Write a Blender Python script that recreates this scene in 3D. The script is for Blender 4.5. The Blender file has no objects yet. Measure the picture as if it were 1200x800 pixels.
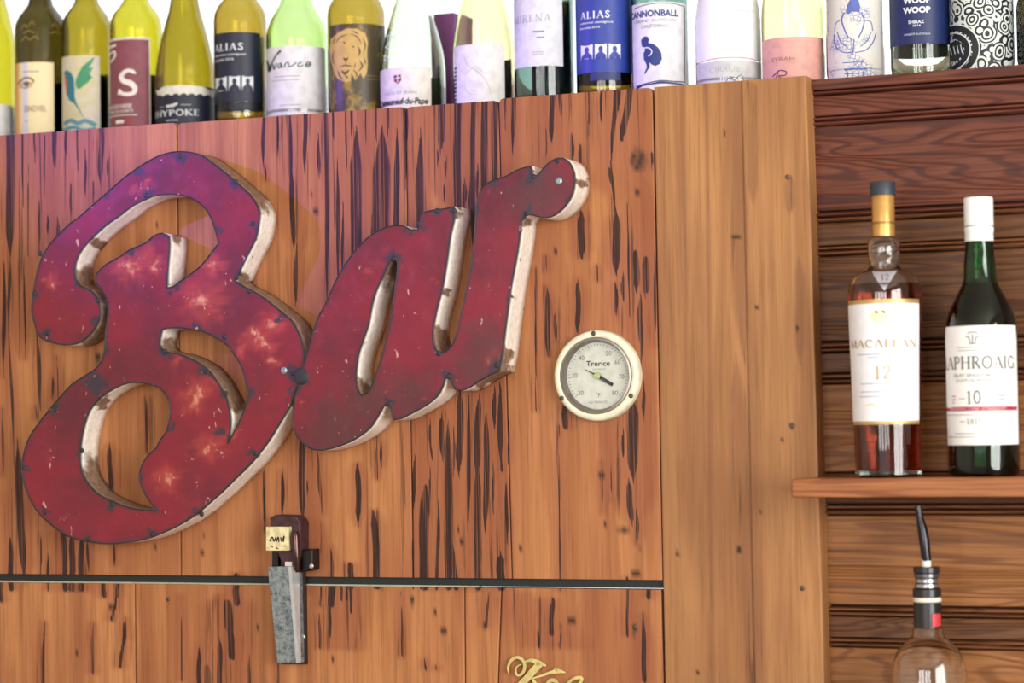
import bpy, bmesh, math, random
import numpy as np
from mathutils import Vector, Matrix
from mathutils.geometry import delaunay_2d_cdt
random.seed(7)
C = bpy.context.scene.collection
SC = bpy.context.scene

# ------------------------------------------------------------------ camera
FPX = 2833.0                       # 85 mm on a 36 mm sensor, for a 1200 px wide frame
YAW, PITCH, ROLL = math.radians(22.8), math.radians(2.28), 0.015
CAM = Vector((1.2, -2.6, 1.55))
_r0 = Vector((math.cos(YAW), math.sin(YAW), 0))
FWD = Vector((-math.sin(YAW)*math.cos(PITCH), math.cos(YAW)*math.cos(PITCH), math.sin(PITCH)))
_u0 = _r0.cross(FWD)
RGT = _r0*math.cos(ROLL) - _u0*math.sin(ROLL)
UPV = _r0*math.sin(ROLL) + _u0*math.cos(ROLL)

def at(u, v, Y=0.0):
    """point of the plane y = Y that the photograph shows at pixel (u, v)"""
    d = FWD*FPX + RGT*(u-600) - UPV*(v-400)
    t = (Y-CAM.y)/d.y
    return CAM + d*t

def proj(p):
    q = Vector(p)-CAM
    w = q.dot(FWD)
    return 600+FPX*q.dot(RGT)/w, 400-FPX*q.dot(UPV)/w, w

cd = bpy.data.cameras.new('camera'); cam = bpy.data.objects.new('camera', cd); C.objects.link(cam)
m = Matrix((RGT, UPV, -FWD)).transposed().to_4x4(); m.translation = CAM
cam.matrix_world = m
cd.sensor_width = 36; cd.lens = 85; cd.clip_start = .05
cd.dof.use_dof = True; cd.dof.focus_distance = (at(420, 400, -.03)-CAM).dot(FWD); cd.dof.aperture_fstop = 4.0
SC.camera = cam

# ------------------------------------------------------------------ light and exposure
w = bpy.data.worlds.new('daylight'); SC.world = w; w.use_nodes = True
w.node_tree.nodes['Background'].inputs[0].default_value = (.93, .97, 1, 1)
w.node_tree.nodes['Background'].inputs[1].default_value = 1.5

def area(name, loc, aim, sx, sy, power, col):
    l = bpy.data.lights.new(name, 'AREA'); l.shape = 'RECTANGLE'; l.size = sx; l.size_y = sy
    l.energy = power; l.color = col
    o = bpy.data.objects.new(name, l); C.objects.link(o); o.location = loc
    o.rotation_euler = (Vector(aim)-Vector(loc)).to_track_quat('-Z', 'Y').to_euler()
    return o
for k in range(3):                 # daylight of the window panes on the right side of the room
    area('window_daylight', (2.9, -1.5-.75*k, 1.75), (0, -1.3-.5*k, 1.6), .6, 1.5, 42, (1, .985, .96))
for k in range(4):                 # daylight of the panes behind the camera
    area('window_daylight', (-.6+.825*k, -4.85, 1.9), (-.1+.2*k, 0, 1.55), .4, 1.3, 19, (1, .98, .95))
sp = bpy.data.lights.new('violet_spot', 'SPOT'); so = bpy.data.objects.new('violet_spot', sp); C.objects.link(so)
tgt = at(215, 195, 0); so.location = tgt + Vector((-1.1, -.9, .42))
so.rotation_euler = (at(262, 168, 0)-so.location).to_track_quat('-Z', 'Y').to_euler()
sp.energy = 118; sp.color = (.25, .1, 1); sp.spot_size = math.radians(24); sp.spot_blend = 1; sp.shadow_soft_size = .012

vs = SC.view_settings
vs.view_transform = 'Standard'; vs.look = 'None'; vs.exposure = 0.0; vs.gamma = 1; vs.use_curve_mapping = False
cy = SC.cycles
cy.max_bounces = 14; cy.transmission_bounces = 14; cy.transparent_max_bounces = 12; cy.glossy_bounces = 6; cy.diffuse_bounces = 4
cy.caustics_reflective = False; cy.sample_clamp_indirect = 6

# ------------------------------------------------------------------ materials
def lin(r, g, b):
    f = lambda c: (c/255/12.92) if c/255 <= .04045 else ((c/255+.055)/1.055)**2.4
    return (f(r), f(g), f(b), 1)

class NT:
    def __init__(s, name):
        s.m = bpy.data.materials.new(name); s.m.use_nodes = True
        s.t = s.m.node_tree; s.b = s.t.nodes['Principled BSDF']
    def n(s, typ, **kw):
        o = s.t.nodes.new(typ)
        for k, v in kw.items(): setattr(o, k, v)
        return o
    def link(s, a, b): s.t.links.new(a, b)
    def put(s, sock, v):
        if isinstance(v, bpy.types.NodeSocket): s.link(v, sock)
        elif v is not None: sock.default_value = v
    def math(s, op, a, b=None, c=None, clamp=False):
        o = s.n('ShaderNodeMath', operation=op, use_clamp=clamp)
        for i, v in enumerate((a, b, c)): s.put(o.inputs[i], v)
        return o.outputs[0]
    def mix(s, f, a, b, blend='MIX'):
        o = s.n('ShaderNodeMix', data_type='RGBA', blend_type=blend)
        s.put(o.inputs[0], f); s.put(o.inputs[6], a); s.put(o.inputs[7], b)
        return o.outputs[2]
    def coord(s, scale=(1, 1, 1), off=None):
        tc = s.n('ShaderNodeTexCoord'); mp = s.n('ShaderNodeMapping'); s.link(tc.outputs['Object'], mp.inputs[0])
        mp.inputs['Scale'].default_value = scale
        if off is not None: s.link(off, mp.inputs['Location'])
        return mp.outputs[0]
    def noise(s, vec, scale=1, detail=3, rough=.5, dist=0):
        o = s.n('ShaderNodeTexNoise'); s.put(o.inputs['Vector'], vec); o.inputs['Scale'].default_value = scale
        o.inputs['Detail'].default_value = detail; o.inputs['Roughness'].default_value = rough
        o.inputs['Distortion'].default_value = dist
        return o.outputs[0]
    def step(s, v, lo, hi):
        o = s.n('ShaderNodeMapRange', interpolation_type='SMOOTHSTEP'); s.put(o.inputs[0], v)
        o.inputs[1].default_value = lo; o.inputs[2].default_value = hi
        return o.outputs[0]
    def bump(s, h, strength=.3, dist=.001):
        o = s.n('ShaderNodeBump'); s.put(o.inputs['Height'], h)
        o.inputs['Strength'].default_value = strength; o.inputs['Distance'].default_value = dist
        s.link(o.outputs[0], s.b.inputs['Normal'])
    def out(s, col, rough=.5, metal=0, spec=.5):
        s.put(s.b.inputs['Base Color'], col); s.put(s.b.inputs['Roughness'], rough)
        s.put(s.b.inputs['Metallic'], metal); s.put(s.b.inputs['Specular IOR Level'], spec)
        return s.m

_flat = {}
def flat(rgb, rough=.5, metal=0, var=.08, sc=90):
    """plain painted, printed or metal surface with a little mottling"""
    key = (rgb, rough, metal)
    if key in _flat: return _flat[key]
    t = NT('surface_%d_%d_%d' % rgb)
    c = lin(*rgb); nz = t.noise(t.coord(), sc, 4)
    dk = tuple(x*(1-var*2) for x in c[:3])+(1,)
    return _flat.setdefault(key, t.out(t.mix(t.step(nz, .35, .75), c, dk), rough, metal))

def wood_vertical(name, light, mid, dark, reddish, sat=1.0):
    t = NT(name)
    oi = t.n('ShaderNodeObjectInfo'); rnd = oi.outputs['Random']
    comb = t.n('ShaderNodeCombineXYZ'); t.link(t.math('MULTIPLY', rnd, 7.0), comb.inputs[0]); t.link(t.math('MULTIPLY', rnd, 3.0), comb.inputs[2])
    v1 = t.coord((38, 38, 1.7), comb.outputs[0]); v2 = t.coord((330, 330, 9), comb.outputs[0]); v3 = t.coord((9, 9, 3), comb.outputs[0])
    g1 = t.noise(v1, 1, 5, .6, .6); g2 = t.noise(v2, 1, 4, .6, .3); g3 = t.noise(v3, 1, 3)
    base = t.mix(t.step(g1, .32, .72), light, mid)
    base = t.mix(t.math('MULTIPLY', t.step(g3, .4, .7), .45), base, reddish)
    base = t.mix(t.math('MULTIPLY', t.step(g2, .45, .75), .5), base, tuple(x*.55 for x in mid[:3])+(1,))
    base = t.mix(t.math('MULTIPLY', rnd, .35), base, mid)
    at_ = t.n('ShaderNodeAttribute', attribute_name='mark'); sep = t.n('ShaderNodeSeparateColor'); t.link(at_.outputs['Color'], sep.inputs[0])
    jag = t.math('MULTIPLY', t.math('SUBTRACT', t.noise(t.coord((300, 300, 14)), 1, 4, .6), .5), .62)
    st = t.math('MULTIPLY', t.step(t.math('ADD', sep.outputs[0], jag), .30, .70), t.math('MULTIPLY_ADD', g2, .5, .74), clamp=True)
    st = t.math('MULTIPLY', st, t.math('SUBTRACT', 1, t.math('MULTIPLY', t.step(t.noise(t.coord((620, 620, 5)), 1, 2), .54, .64), .55)))
    auto = t.noise(t.coord((190, 190, 5), comb.outputs[0]), 1, 4, .62, .4)          # fine loose fibres between the drawn streaks
    loose = t.math('MULTIPLY', t.step(auto, .55, .66), t.math('MULTIPLY_ADD', sep.outputs[1], .85, .13))
    halo = t.math('MULTIPLY', sep.outputs[1], .55)
    base = t.mix(halo, base, reddish)
    base = t.mix(loose, base, t.mix(.22, dark, mid))
    base = t.mix(t.math('MULTIPLY', st, .93), base, dark)
    base = t.mix(t.math('MULTIPLY', sep.outputs[2], .9), base, (.012, .008, .006, 1))
    h = t.math('ADD', t.math('MULTIPLY', g2, .35), t.math('MULTIPLY', st, -.7))
    t.bump(h, .55, .0012)
    return t.out(base, t.math('MULTIPLY_ADD', g2, .25, .38), 0, .28)

WOOD = wood_vertical('weathered_cypress', lin(194, 134, 84), lin(150, 93, 54), lin(30, 12, 14), lin(132, 68, 48))
WOOD_T = wood_vertical('clear_cypress', lin(184, 134, 84), lin(148, 100, 60), lin(70, 42, 30), lin(120, 76, 50))

def wood_horizontal(name, a, b, dk):
    t = NT(name)
    oi = t.n('ShaderNodeObjectInfo'); comb = t.n('ShaderNodeCombineXYZ')
    t.link(t.math('MULTIPLY', oi.outputs['Random'], 5), comb.inputs[2]); t.link(t.math('MULTIPLY', oi.outputs['Random'], 2), comb.inputs[0])
    v = t.coord((1.3, 10, 15), comb.outputs[0])
    warp = t.noise(v, 1, 2, .5, .8)
    rings = t.math('SINE', t.math('MULTIPLY', warp, 120))
    fib = t.noise(t.coord((9, 200, 330), comb.outputs[0]), 1, 4)
    col = t.mix(t.math('MULTIPLY', t.step(rings, .1, 1), .95), a, b)
    col = t.mix(t.math('MULTIPLY', t.step(fib, .4, .75), .55), col, dk)
    t.bump(t.math('ADD', t.math('MULTIPLY', rings, -.5), fib), .5, .0014)
    return t.out(col, .46, 0, .25)
BOARD = [wood_horizontal('stained_board_red', lin(106, 58, 42), lin(74, 38, 30), lin(48, 22, 19)),
         wood_horizontal('stained_board_brown', lin(104, 68, 42), lin(80, 50, 31), lin(50, 28, 19)),
         wood_horizontal('stained_board_tan', lin(150, 100, 58), lin(122, 77, 43), lin(76, 45, 27))]
BEADM = [wood_horizontal('bead_red', lin(108, 58, 42), lin(84, 43, 32), lin(50, 22, 20)),
         wood_horizontal('bead_brown', lin(122, 76, 46), lin(96, 58, 36), lin(46, 24, 18))]
SHELFM = wood_horizontal('shelf_wood', lin(160, 102, 62), lin(132, 78, 47), lin(84, 44, 32))

def glass(name, col, ior=1.5, rough=0.0, wall=.006):
    """glass whose colour comes from absorption along the path; col is what two walls let through"""
    t = NT(name); nz = t.noise(t.coord(), 30, 3)
    c = t.mix(t.step(nz, .3, .8), (1, 1, 1, 1), (.97, .975, .97, 1))
    t.b.inputs['Transmission Weight'].default_value = 1; t.b.inputs['IOR'].default_value = ior
    sg = [-math.log(max(.004, x))/wall for x in col[:3]]; d = max(sg)
    va = t.n('ShaderNodeVolumeAbsorption'); va.inputs['Density'].default_value = d
    va.inputs['Color'].default_value = tuple(1-x/d for x in sg)+(1,)
    t.link(va.outputs[0], t.t.nodes['Material Output'].inputs['Volume'])
    return t.out(c, rough)

# ------------------------------------------------------------------ object helpers
ORG = {}
def tag(o, label=None, cat=None, group=None, kind=None):
    for k, v in (('label', label), ('category', cat), ('group', group), ('kind', kind)):
        if v: o[k] = v
    return o
def thing(name, loc, label, cat, group=None):
    o = bpy.data.objects.new(name, None); o.empty_display_size = .02; C.objects.link(o); o.location = loc; ORG[o] = Vector(loc)
    return tag(o, label, cat, group)
def obj(name, verts, faces, mat, parent=None, smooth=False, sharp=35):
    """one mesh object from world coordinates; the origin is that of its parent"""
    org = ORG[parent] if parent is not None else Vector((0, 0, 0))
    me = bpy.data.meshes.new(name); me.from_pydata([tuple(Vector(v)-org) for v in verts], [], faces)
    me.validate(); me.update()
    bm = bmesh.new(); bm.from_mesh(me); bmesh.ops.recalc_face_normals(bm, faces=bm.faces); bm.to_mesh(me); bm.free()
    if mat: me.materials.append(mat)
    if smooth:
        me.polygons.foreach_set('use_smooth', [True]*len(me.polygons)); me.set_sharp_from_angle(angle=math.radians(sharp))
    o = bpy.data.objects.new(name, me); C.objects.link(o); ORG[o] = org
    if parent is not None: o.parent = parent
    return o

def box(x0, x1, y0, y1, z0, z1):
    v = [(x, y, z) for x in (x0, x1) for y in (y0, y1) for z in (z0, z1)]
    return v, [(0, 1, 3, 2), (4, 6, 7, 5), (0, 4, 5, 1), (2, 3, 7, 6), (0, 2, 6, 4), (1, 5, 7, 3)]
def bevel(o, wd=.001, seg=2):
    b = o.modifiers.new('soft_edge', 'BEVEL'); b.width = wd; b.segments = seg; b.limit_method = 'ANGLE'
    return o
def join(*parts):
    V, F = [], []
    for v, f in parts:
        k = len(V); V += list(v); F += [tuple(i+k for i in q) for q in f]
    return V, F
def lathe(prof, c, n=40, axis='z', close=True):
    """surface of revolution of (radius, height) about a vertical (or y) line through c"""
    V, F = [], []; c = Vector(c)
    for r, z in prof:
        for k in range(n):
            a = 2*math.pi*k/n
            V.append(c+(Vector((r*math.cos(a), r*math.sin(a), z)) if axis == 'z' else Vector((r*math.cos(a), z, r*math.sin(a)))))
    for i in range(len(prof)-1):
        for k in range(n):
            F.append((i*n+k, i*n+(k+1) % n, (i+1)*n+(k+1) % n, (i+1)*n+k))
    if close:
        F.append(tuple(range(n))); F.append(tuple(range((len(prof)-1)*n, len(prof)*n)))
    return V, F
def tube(pts, radii, n=12):
    V, F = [], []; pts = [Vector(p) for p in pts]
    for i, p in enumerate(pts):
        d = (pts[min(i+1, len(pts)-1)]-pts[max(i-1, 0)]).normalized()
        a = d.orthogonal().normalized() if abs(d.y) > .99 else d.cross(Vector((0, 1, 0))).normalized()
        b = d.cross(a)
        for k in range(n):
            t = 2*math.pi*k/n; V.append(p+(a*math.cos(t)+b*math.sin(t))*radii[i])
    for i in range(len(pts)-1):
        for k in range(n): F.append((i*n+k, i*n+(k+1) % n, (i+1)*n+(k+1) % n, (i+1)*n+k))
    F.append(tuple(range(n))); F.append(tuple(range((len(pts)-1)*n, len(pts)*n)))
    return V, F
def catmull(P, step=3.0, closed=False):
    P = [np.array(p, float) for p in P]; n = len(P); out = []
    rng = range(n if closed else n-1)
    for i in rng:
        p1, p2 = P[i], P[(i+1) % n]
        p0 = P[(i-1) % n] if (closed or i > 0) else 2*p1-p2
        p3 = P[(i+2) % n] if (closed or i+2 < n) else 2*p2-p1
        m = max(1, int(np.linalg.norm((p2-p1)[:2])/step))
        for k in range(m):
            t = k/m
            out.append(.5*((2*p1)+(-p0+p2)*t+(2*p0-5*p1+4*p2-p3)*t*t+(-p0+3*p1-3*p2+p3)*t**3))
    if not closed: out.append(P[-1])
    return out
def inside(pts, poly):
    x, y = pts[:, 0], pts[:, 1]; r = np.zeros(len(pts), bool); n = len(poly)
    for i in range(n):
        (x0, y0), (x1, y1) = poly[i][:2], poly[i-1][:2]
        if y0 == y1: continue
        c = ((y0 > y) != (y1 > y)) & (x < (x1-x0)*(y-y0)/(y1-y0)+x0)
        r ^= c
    return r
def fill(outline, holes=(), sp=4.0):
    """triangles of a polygon with holes, with inner points every sp"""
    loops = [outline]+list(holes); V, E = [], []
    for lp in loops:
        k = len(V); V += [tuple(map(float, p[:2])) for p in lp]
        E += [(k+i, k+(i+1) % len(lp)) for i in range(len(lp))]
    nb = len(V); A = np.array(V); lo, hi = A.min(0), A.max(0)
    g = np.stack(np.meshgrid(np.arange(lo[0]+sp*.5, hi[0], sp), np.arange(lo[1]+sp*.5, hi[1], sp)), -1).reshape(-1, 2)
    if len(g):
        ok = inside(g, outline)
        for h in holes: ok &= ~inside(g, h)
        g = g[ok]
        if len(g):
            dmin = np.min(((g[:, None, :]-A[None])**2).sum(-1), 1); g = g[dmin > (sp*.45)**2]
        V += [tuple(map(float, p)) for p in g]
    res = delaunay_2d_cdt([Vector(p) for p in V], E, [], 0, 1e-6)
    P = np.array([tuple(p) for p in res[0]]); T = [tuple(f) for f in res[2]]
    cen = np.array([P[list(t)].mean(0) for t in T]); ok = inside(cen, outline)
    for h in holes: ok &= ~inside(cen, h)
    return P, [t for t, k in zip(T, ok) if k]
def ribbon(pts, width, step=2.0, taper=False, smooth=True):
    """flat stroke along pts; width is a number or one per point"""
    ws = width if isinstance(width, (list, tuple)) else [width]*len(pts)
    q = [(p[0], p[1], ww) for p, ww in zip(pts, ws)]
    if smooth and len(q) > 2: q = catmull(q, step)
    else:
        r = []
        for a, b in zip(q[:-1], q[1:]):
            m_ = max(1, int(math.dist(a[:2], b[:2])/step)); r += [tuple(a[k]+(b[k]-a[k])*i/m_ for k in range(3)) for i in range(m_)]
        q = r+[q[-1]]
    V, F = [], []; n = len(q)
    for i, p in enumerate(q):
        a, b = q[max(i-1, 0)], q[min(i+1, n-1)]
        dx, dy = b[0]-a[0], b[1]-a[1]; L = math.hypot(dx, dy) or 1
        h = p[2]/2
        if taper: h *= min(1, .25+2.2*min(i, n-1-i)/n)
        V += [(p[0]-dy/L*h, p[1]+dx/L*h), (p[0]+dy/L*h, p[1]-dx/L*h)]
        if i: F.append((2*i-2, 2*i-1, 2*i+1, 2*i))
    return V, F
def ellipse(cx, cy_, rx, ry, n=18, rot=0):
    c, s = math.cos(rot), math.sin(rot)
    return [(cx+rx*math.cos(a)*c-ry*math.sin(a)*s, cy_+rx*math.cos(a)*s+ry*math.sin(a)*c) for a in [2*math.pi*k/n for k in range(n)]]
def rect2(u0, v0, u1, v1): return [(u0, v0), (u1, v0), (u1, v1), (u0, v1)]

# ------------------------------------------------------------------ lettering
_fc = {}
def sans(body, bold=0.0, slant=0.0):
    """outline of a word as flat triangles in the unit square"""
    key = (body, bold, slant)
    if key not in _fc:
        cu = bpy.data.curves.new('word', 'FONT'); cu.body = body; cu.size = 1; cu.offset = bold; cu.shear = slant; cu.resolution_u = 3
        o = bpy.data.objects.new('word', cu); C.objects.link(o)
        bpy.context.view_layer.update()
        me = bpy.data.meshes.new_from_object(o.evaluated_get(bpy.context.evaluated_depsgraph_get()))
        V = np.array([v.co[:2] for v in me.vertices]); F = [tuple(p.vertices) for p in me.polygons]
        bpy.data.objects.remove(o); bpy.data.curves.remove(cu); bpy.data.meshes.remove(me)
        lo, hi = V.min(0), V.max(0); _fc[key] = ((V-lo)/(hi-lo), F)
    return _fc[key]

def _arc(cx, cy_, rx, ry, a0, a1, n=12):
    return [(cx+rx*math.cos(math.radians(a0+(a1-a0)*k/n)), cy_+ry*math.sin(math.radians(a0+(a1-a0)*k/n))) for k in range(n+1)]
T_, H_ = .15, .06                    # thick and hairline strokes of the serif alphabet
SERIF = {                            # width, strokes (points, weight), serif spots
 'A': (.8, [([(.08, 0), (.4, 1)], H_), ([(.4, 1), (.72, 0)], T_), ([(.2, .34), (.6, .34)], H_)], [(.08, 0), (.72, 0)]),
 'B': (.68, [([(.16, 0), (.16, 1)], T_), (_arc(.3, .76, .24, .22, 90, -90), .1), (_arc(.3, .27, .3, .27, 90, -90), .1), ([(.16, .97), (.3, .97)], H_), ([(.16, .53), (.3, .53)], H_), ([(.16, .03), (.3, .03)], H_)], [(.12, 0), (.12, 1)]),
 'C': (.76, [(_arc(.43, .5, .33, .48, 50, 310), .12)], [(.66, .82)]),
 'D': (.8, [([(.16, 0), (.16, 1)], T_), (_arc(.28, .5, .42, .47, 90, -90), .12), ([(.16, .97), (.3, .97)], H_), ([(.16, .03), (.3, .03)], H_)], [(.12, 0), (.12, 1)]),
 'E': (.64, [([(.16, 0), (.16, 1)], T_), ([(.16, .97), (.56, .97)], H_), ([(.16, .52), (.46, .52)], H_), ([(.16, .03), (.58, .03)], H_)], [(.12, 0), (.12, 1)]),
 'G': (.82, [(_arc(.43, .5, .33, .48, 50, 320), .12), ([(.68, .05), (.68, .42)], .13)], [(.66, .42), (.66, .82)]),
 'H': (.84, [([(.16, 0), (.16, 1)], T_), ([(.68, 0), (.68, 1)], T_), ([(.16, .52), (.68, .52)], H_)], [(.16, 0), (.16, 1), (.68, 0), (.68, 1)]),
 'I': (.36, [([(.18, 0), (.18, 1)], T_)], [(.18, 0), (.18, 1)]),
 'K': (.8, [([(.16, 0), (.16, 1)], T_), ([(.66, 1), (.2, .42)], H_), ([(.34, .58), (.68, 0)], T_)], [(.16, 0), (.16, 1), (.66, 1), (.68, 0)]),
 'L': (.62, [([(.16, 0), (.16, 1)], T_), ([(.16, .03), (.56, .03)], H_), ([(.56, 0), (.56, .2)], H_)], [(.16, 1), (.12, 0)]),
 'M': (.98, [([(.12, 0), (.16, 1)], H_), ([(.16, 1), (.48, .05)], T_), ([(.48, .05), (.8, 1)], H_), ([(.8, 1), (.84, 0)], T_)], [(.12, 0), (.14, 1), (.82, 1), (.84, 0)]),
 'N': (.86, [([(.14, 0), (.14, 1)], H_), ([(.14, 1), (.7, 0)], T_), ([(.7, 0), (.7, 1)], H_)], [(.14, 0), (.12, 1), (.7, 1)]),
 'O': (.84, [(_arc(.42, .5, .33, .48, 0, 360, 22), .12)], []),
 'P': (.66, [([(.16, 0), (.16, 1)], T_), (_arc(.3, .73, .26, .25, 90, -90), .1), ([(.16, .97), (.3, .97)], H_), ([(.16, .47), (.3, .47)], H_)], [(.16, 0), (.12, 1)]),
 'R': (.76, [([(.16, 0), (.16, 1)], T_), (_arc(.3, .75, .25, .23, 90, -90), .1), ([(.16, .97), (.3, .97)], H_), ([(.16, .51), (.3, .51)], H_), ([(.36, .5), (.66, 0)], T_)], [(.16, 0), (.12, 1), (.66, 0)]),
 'S': (.6, [([(.5, .82), (.4, .95), (.26, .97), (.13, .86), (.14, .7), (.3, .55), (.46, .4), (.5, .24), (.4, .07), (.26, .02), (.12, .12), (.08, .24)], .12)], [(.5, .84), (.09, .2)]),
 'V': (.78, [([(.08, 1), (.4, 0)], T_), ([(.4, 0), (.7, 1)], H_)], [(.08, 1), (.7, 1)]),
 'Y': (.78, [([(.08, 1), (.39, .46)], T_), ([(.7, 1), (.39, .46)], H_), ([(.39, .5), (.39, 0)], T_)], [(.08, 1), (.7, 1), (.39, 0)]),
 '0': (.62, [(_arc(.31, .5, .23, .48, 0, 360, 22), .1)], []),
 '1': (.44, [([(.22, 0), (.22, 1)], .12), ([(.22, .97), (.06, .86)], H_)], [(.22, 0)]),
 '2': (.62, [([(.1, .76), (.16, .92), (.3, .98), (.46, .9), (.5, .72), (.4, .5), (.1, .06)], .09), ([(.08, .04), (.54, .04)], .09)], []),
 '5': (.6, [([(.5, .95), (.16, .95), (.13, .55), (.32, .6), (.5, .46), (.5, .2), (.34, .03), (.1, .08)], .09)], []),
 '8': (.62, [(_arc(.31, .74, .18, .23, 0, 360, 18), .09), (_arc(.31, .26, .22, .25, 0, 360, 18), .09)], []),
 ' ': (.4, [], [])}
def serif(body, bold=1.0, gap=.04):
    V, F, x = [], [], 0
    for ch in body:
        wd, strokes, serifs = SERIF[ch]
        parts = [ribbon(p, ww*bold, .12, smooth=len(p) > 5) for p, ww in strokes]
        parts += [([(sx-.13, sy-.025), (sx+.13, sy-.025), (sx+.13, sy+.025), (sx-.13, sy+.025)], [(0, 1, 2, 3)]) for sx, sy in serifs]
        for v, f in parts:
            k = len(V); V += [(a+x, b) for a, b in v]; F += [tuple(i+k for i in q) for q in f]
        x += wd+gap
    V = np.array(V); lo, hi = V.min(0), V.max(0)
    return (V-lo)/(hi-lo), F

# ------------------------------------------------------------------ the setting: bar wall
def top_v(u): return 160-.0741*u
ZTOP = at(400, top_v(400)).z         # level top edge of the planked front
GAPZ0, GAPZ1 = at(380, 675.5).z, at(380, 686.5).z

# marks of the wood: (x_top, y_top, x_bottom, y_bottom, width) as they lie on the boards
STREAKS = [(12,150,12,300,10),(12,300,10,380,4),(10,380,17,540,3.5),(20,520,28,680,9),(64,150,64,198,5),(77,150,77,190,2.5),(100,178,100,232,3.5),
(119,145,118,216,6),(46,225,46,300,2.5),(33,195,33,300,2),(68,256,68,284,4),(56,250,56,276,3),(83,208,83,262,2.5),(126,184,126,208,2.5),(110,204,109,242,2),
(26,150,27,240,2),(52,160,52,230,2),(90,150,91,200,2),(40,150,41,190,2.5),(5,300,4,440,5),(28,300,30,420,2.5),
(309,130,308,198,4),(311,194,311,212,2.5),(325,130,326,182,3),(338,130,341,215,6),(341,200,344,292,6),(347,288,346,358,5),(358,130,357,204,5),(373,158,374,212,4),
(382,128,384,360,5),(395,178,397,340,4.5),(402,235,401,330,3),(405,125,406,200,2),(418,150,416,380,13),(437,245,437,330,4),(428,120,429,170,2),(390,130,391,170,2),(412,118,412,160,3),
(447,150,446,400,20),(440,118,441,165,3),(455,112,454,160,3),(465,152,463,380,7),(493,156,492,380,9),(475,110,475,172,6),(475,150,474,240,3),(518,105,516,178,8),
(523,182,522,208,3),(536,105,536,300,9),(555,105,553,290,6),(568,105,567,300,8),(580,105,580,300,7),(602,100,601,180,5),(545,210,544,245,5),(553,210,552,250,6),(513,172,513,198,2),
(520,212,521,240,2.5),(488,200,487,240,2),(560,190,559,235,3),(592,100,592,150,2),
(647,95,646,168,6),(656,95,657,142,4),(640,150,640,192,2),(670,153,670,194,5),(680,166,680,198,4),(705,95,704,150,3),(722,90,716,196,5),(715,185,722,260,3),(727,95,722,140,4),
(740,92,728,168,8),(713,194,718,224,4),(764,176,764,198,3),(690,100,690,160,2),
(681,246,681,304,8),(722,246,722,322,9),(735,240,738,372,2.5),(721,328,722,372,5),(730,318,730,356,5),(757,298,756,348,8),(745,290,746,342,7),(767,280,768,402,3),(750,348,750,405,6),
(677,328,677,392,6),(641,336,642,420,6),(650,362,651,404,4),(627,318,628,478,2),(640,300,640,320,1.5),(700,312,700,330,2),
(662,474,662,505,7),(655,502,656,690,2),(741,465,742,562,12),(736,562,740,614,7),(752,376,751,432,3),(754,448,754,494,4),(730,503,730,538,4),(585,448,586,545,5),(596,493,596,545,2),
(588,540,588,556,3),(593,560,594,640,4),(586,648,587,690,9),(705,540,706,600,1.5),(716,540,716,590,1.5),(746,595,747,640,4),
(372,528,377,602,4),(376,613,376,657,2),(419,542,420,614,6.5),(438,596,442,690,8),(486,532,484,600,4.5),(484,600,484,690,2),(498,564,496,690,11),(504,544,503,606,2.5),(514,582,512,690,4),
(504,488,504,530,3),(517,486,518,538,6),(525,495,526,690,9),(530,640,534,690,6),(539,455,538,556,8),(550,455,548,628,5),(561,462,558,560,7),(559,540,560,690,7.5),(570,482,569,624,6.5),
(579,450,579,504,5),(587,450,587,550,4),(578,540,578,598,3),(411,656,411,690,7),(388,640,389,690,4),(446,515,447,550,3),(441,510,442,560,2),(505,520,506,540,3),(532,500,532,560,2.5),
(12,630,13,690,6),(48,622,48,672,2),(56,648,56,690,3),(74,612,77,690,6),(85,622,84,690,7),(95,626,95,690,6.5),(102,628,104,672,3),(134,634,134,664,3),
(43,386,48,482,4.5),(62,438,62,468,3),(67,418,68,468,1.5),(42,473,43,494,2),(172,466,172,530,3.5),(3,480,4,560,3),(128,520,130,580,6),
(308,553,310,622,2.5),(331,548,331,606,4.5),(353,505,354,610,7),(360,558,360,582,2),
(121,675,122,703,5),(138,675,137,700,3.5),(137,698,131,726,3.5),(52,730,50,810,3),(109,730,108,790,3.5),(147,724,145,752,4.5),(145,748,140,784,4),(233,755,233,810,5),(1,680,1,704,4),
(277,675,277,706,7.5),(267,700,268,740,10),(269,735,272,772,8),(257,746,258,810,6),(243,778,243,810,8),(292,770,292,810,3),(389,680,388,712,8),(387,708,386,748,3.5),(374,716,375,758,3),(376,680,375,712,2.5),
(400,680,400,706,3),(406,680,406,706,2),(411,680,411,718,3),(573,694,569,736,3),(631,735,631,757,3),(648,699,645,742,6),(646,735,649,748,2.5),(658,736,656,757,3),(735,680,735,748,3),(760,680,760,702,5),(753,716,755,796,5),
(497,773,499,784,2.5),(511,777,511,785,2.5),(498,784,510,786,2.2),(470,690,471,770,1.5),(212,700,213,800,1.5),(325,690,326,800,1.2)]
SPOTS = [(748,188,9,12),(747,227,3,3),(705,558,4,3),(709,616,2,3),(731,619,8,4),(750,646,3,3),(745,672,5,5),(610,641,2,3),(182,638,2,3),(239,630,1.5,3),(237,645,3,3),(115,420,4,4),
(90,767,2,3),(130,713,3,3),(197,702,2.5,2.5),(390,773,1.5,3),(302,733,1.5,3),(520,737,4,4),(483,704,2.5,5),(475,704,4,1),(568,734,2,3),(510,717,1.5,2),(670,728,4.5,4.5),(657,732,2.5,2),(744,734,2.5,4),(743,740,2,3),
(282,262,2.5,4),(370,247,3,3),(366,293,1.5,1),(365,225,1.5,3),(384,265,2,3),(541,634,2,3),(537,619,1.2,3),(651,294,2,1.5),(659,304,2,1),(674,326,3,1.5),(184,266,2,3),(205,285,2,2)]
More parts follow.
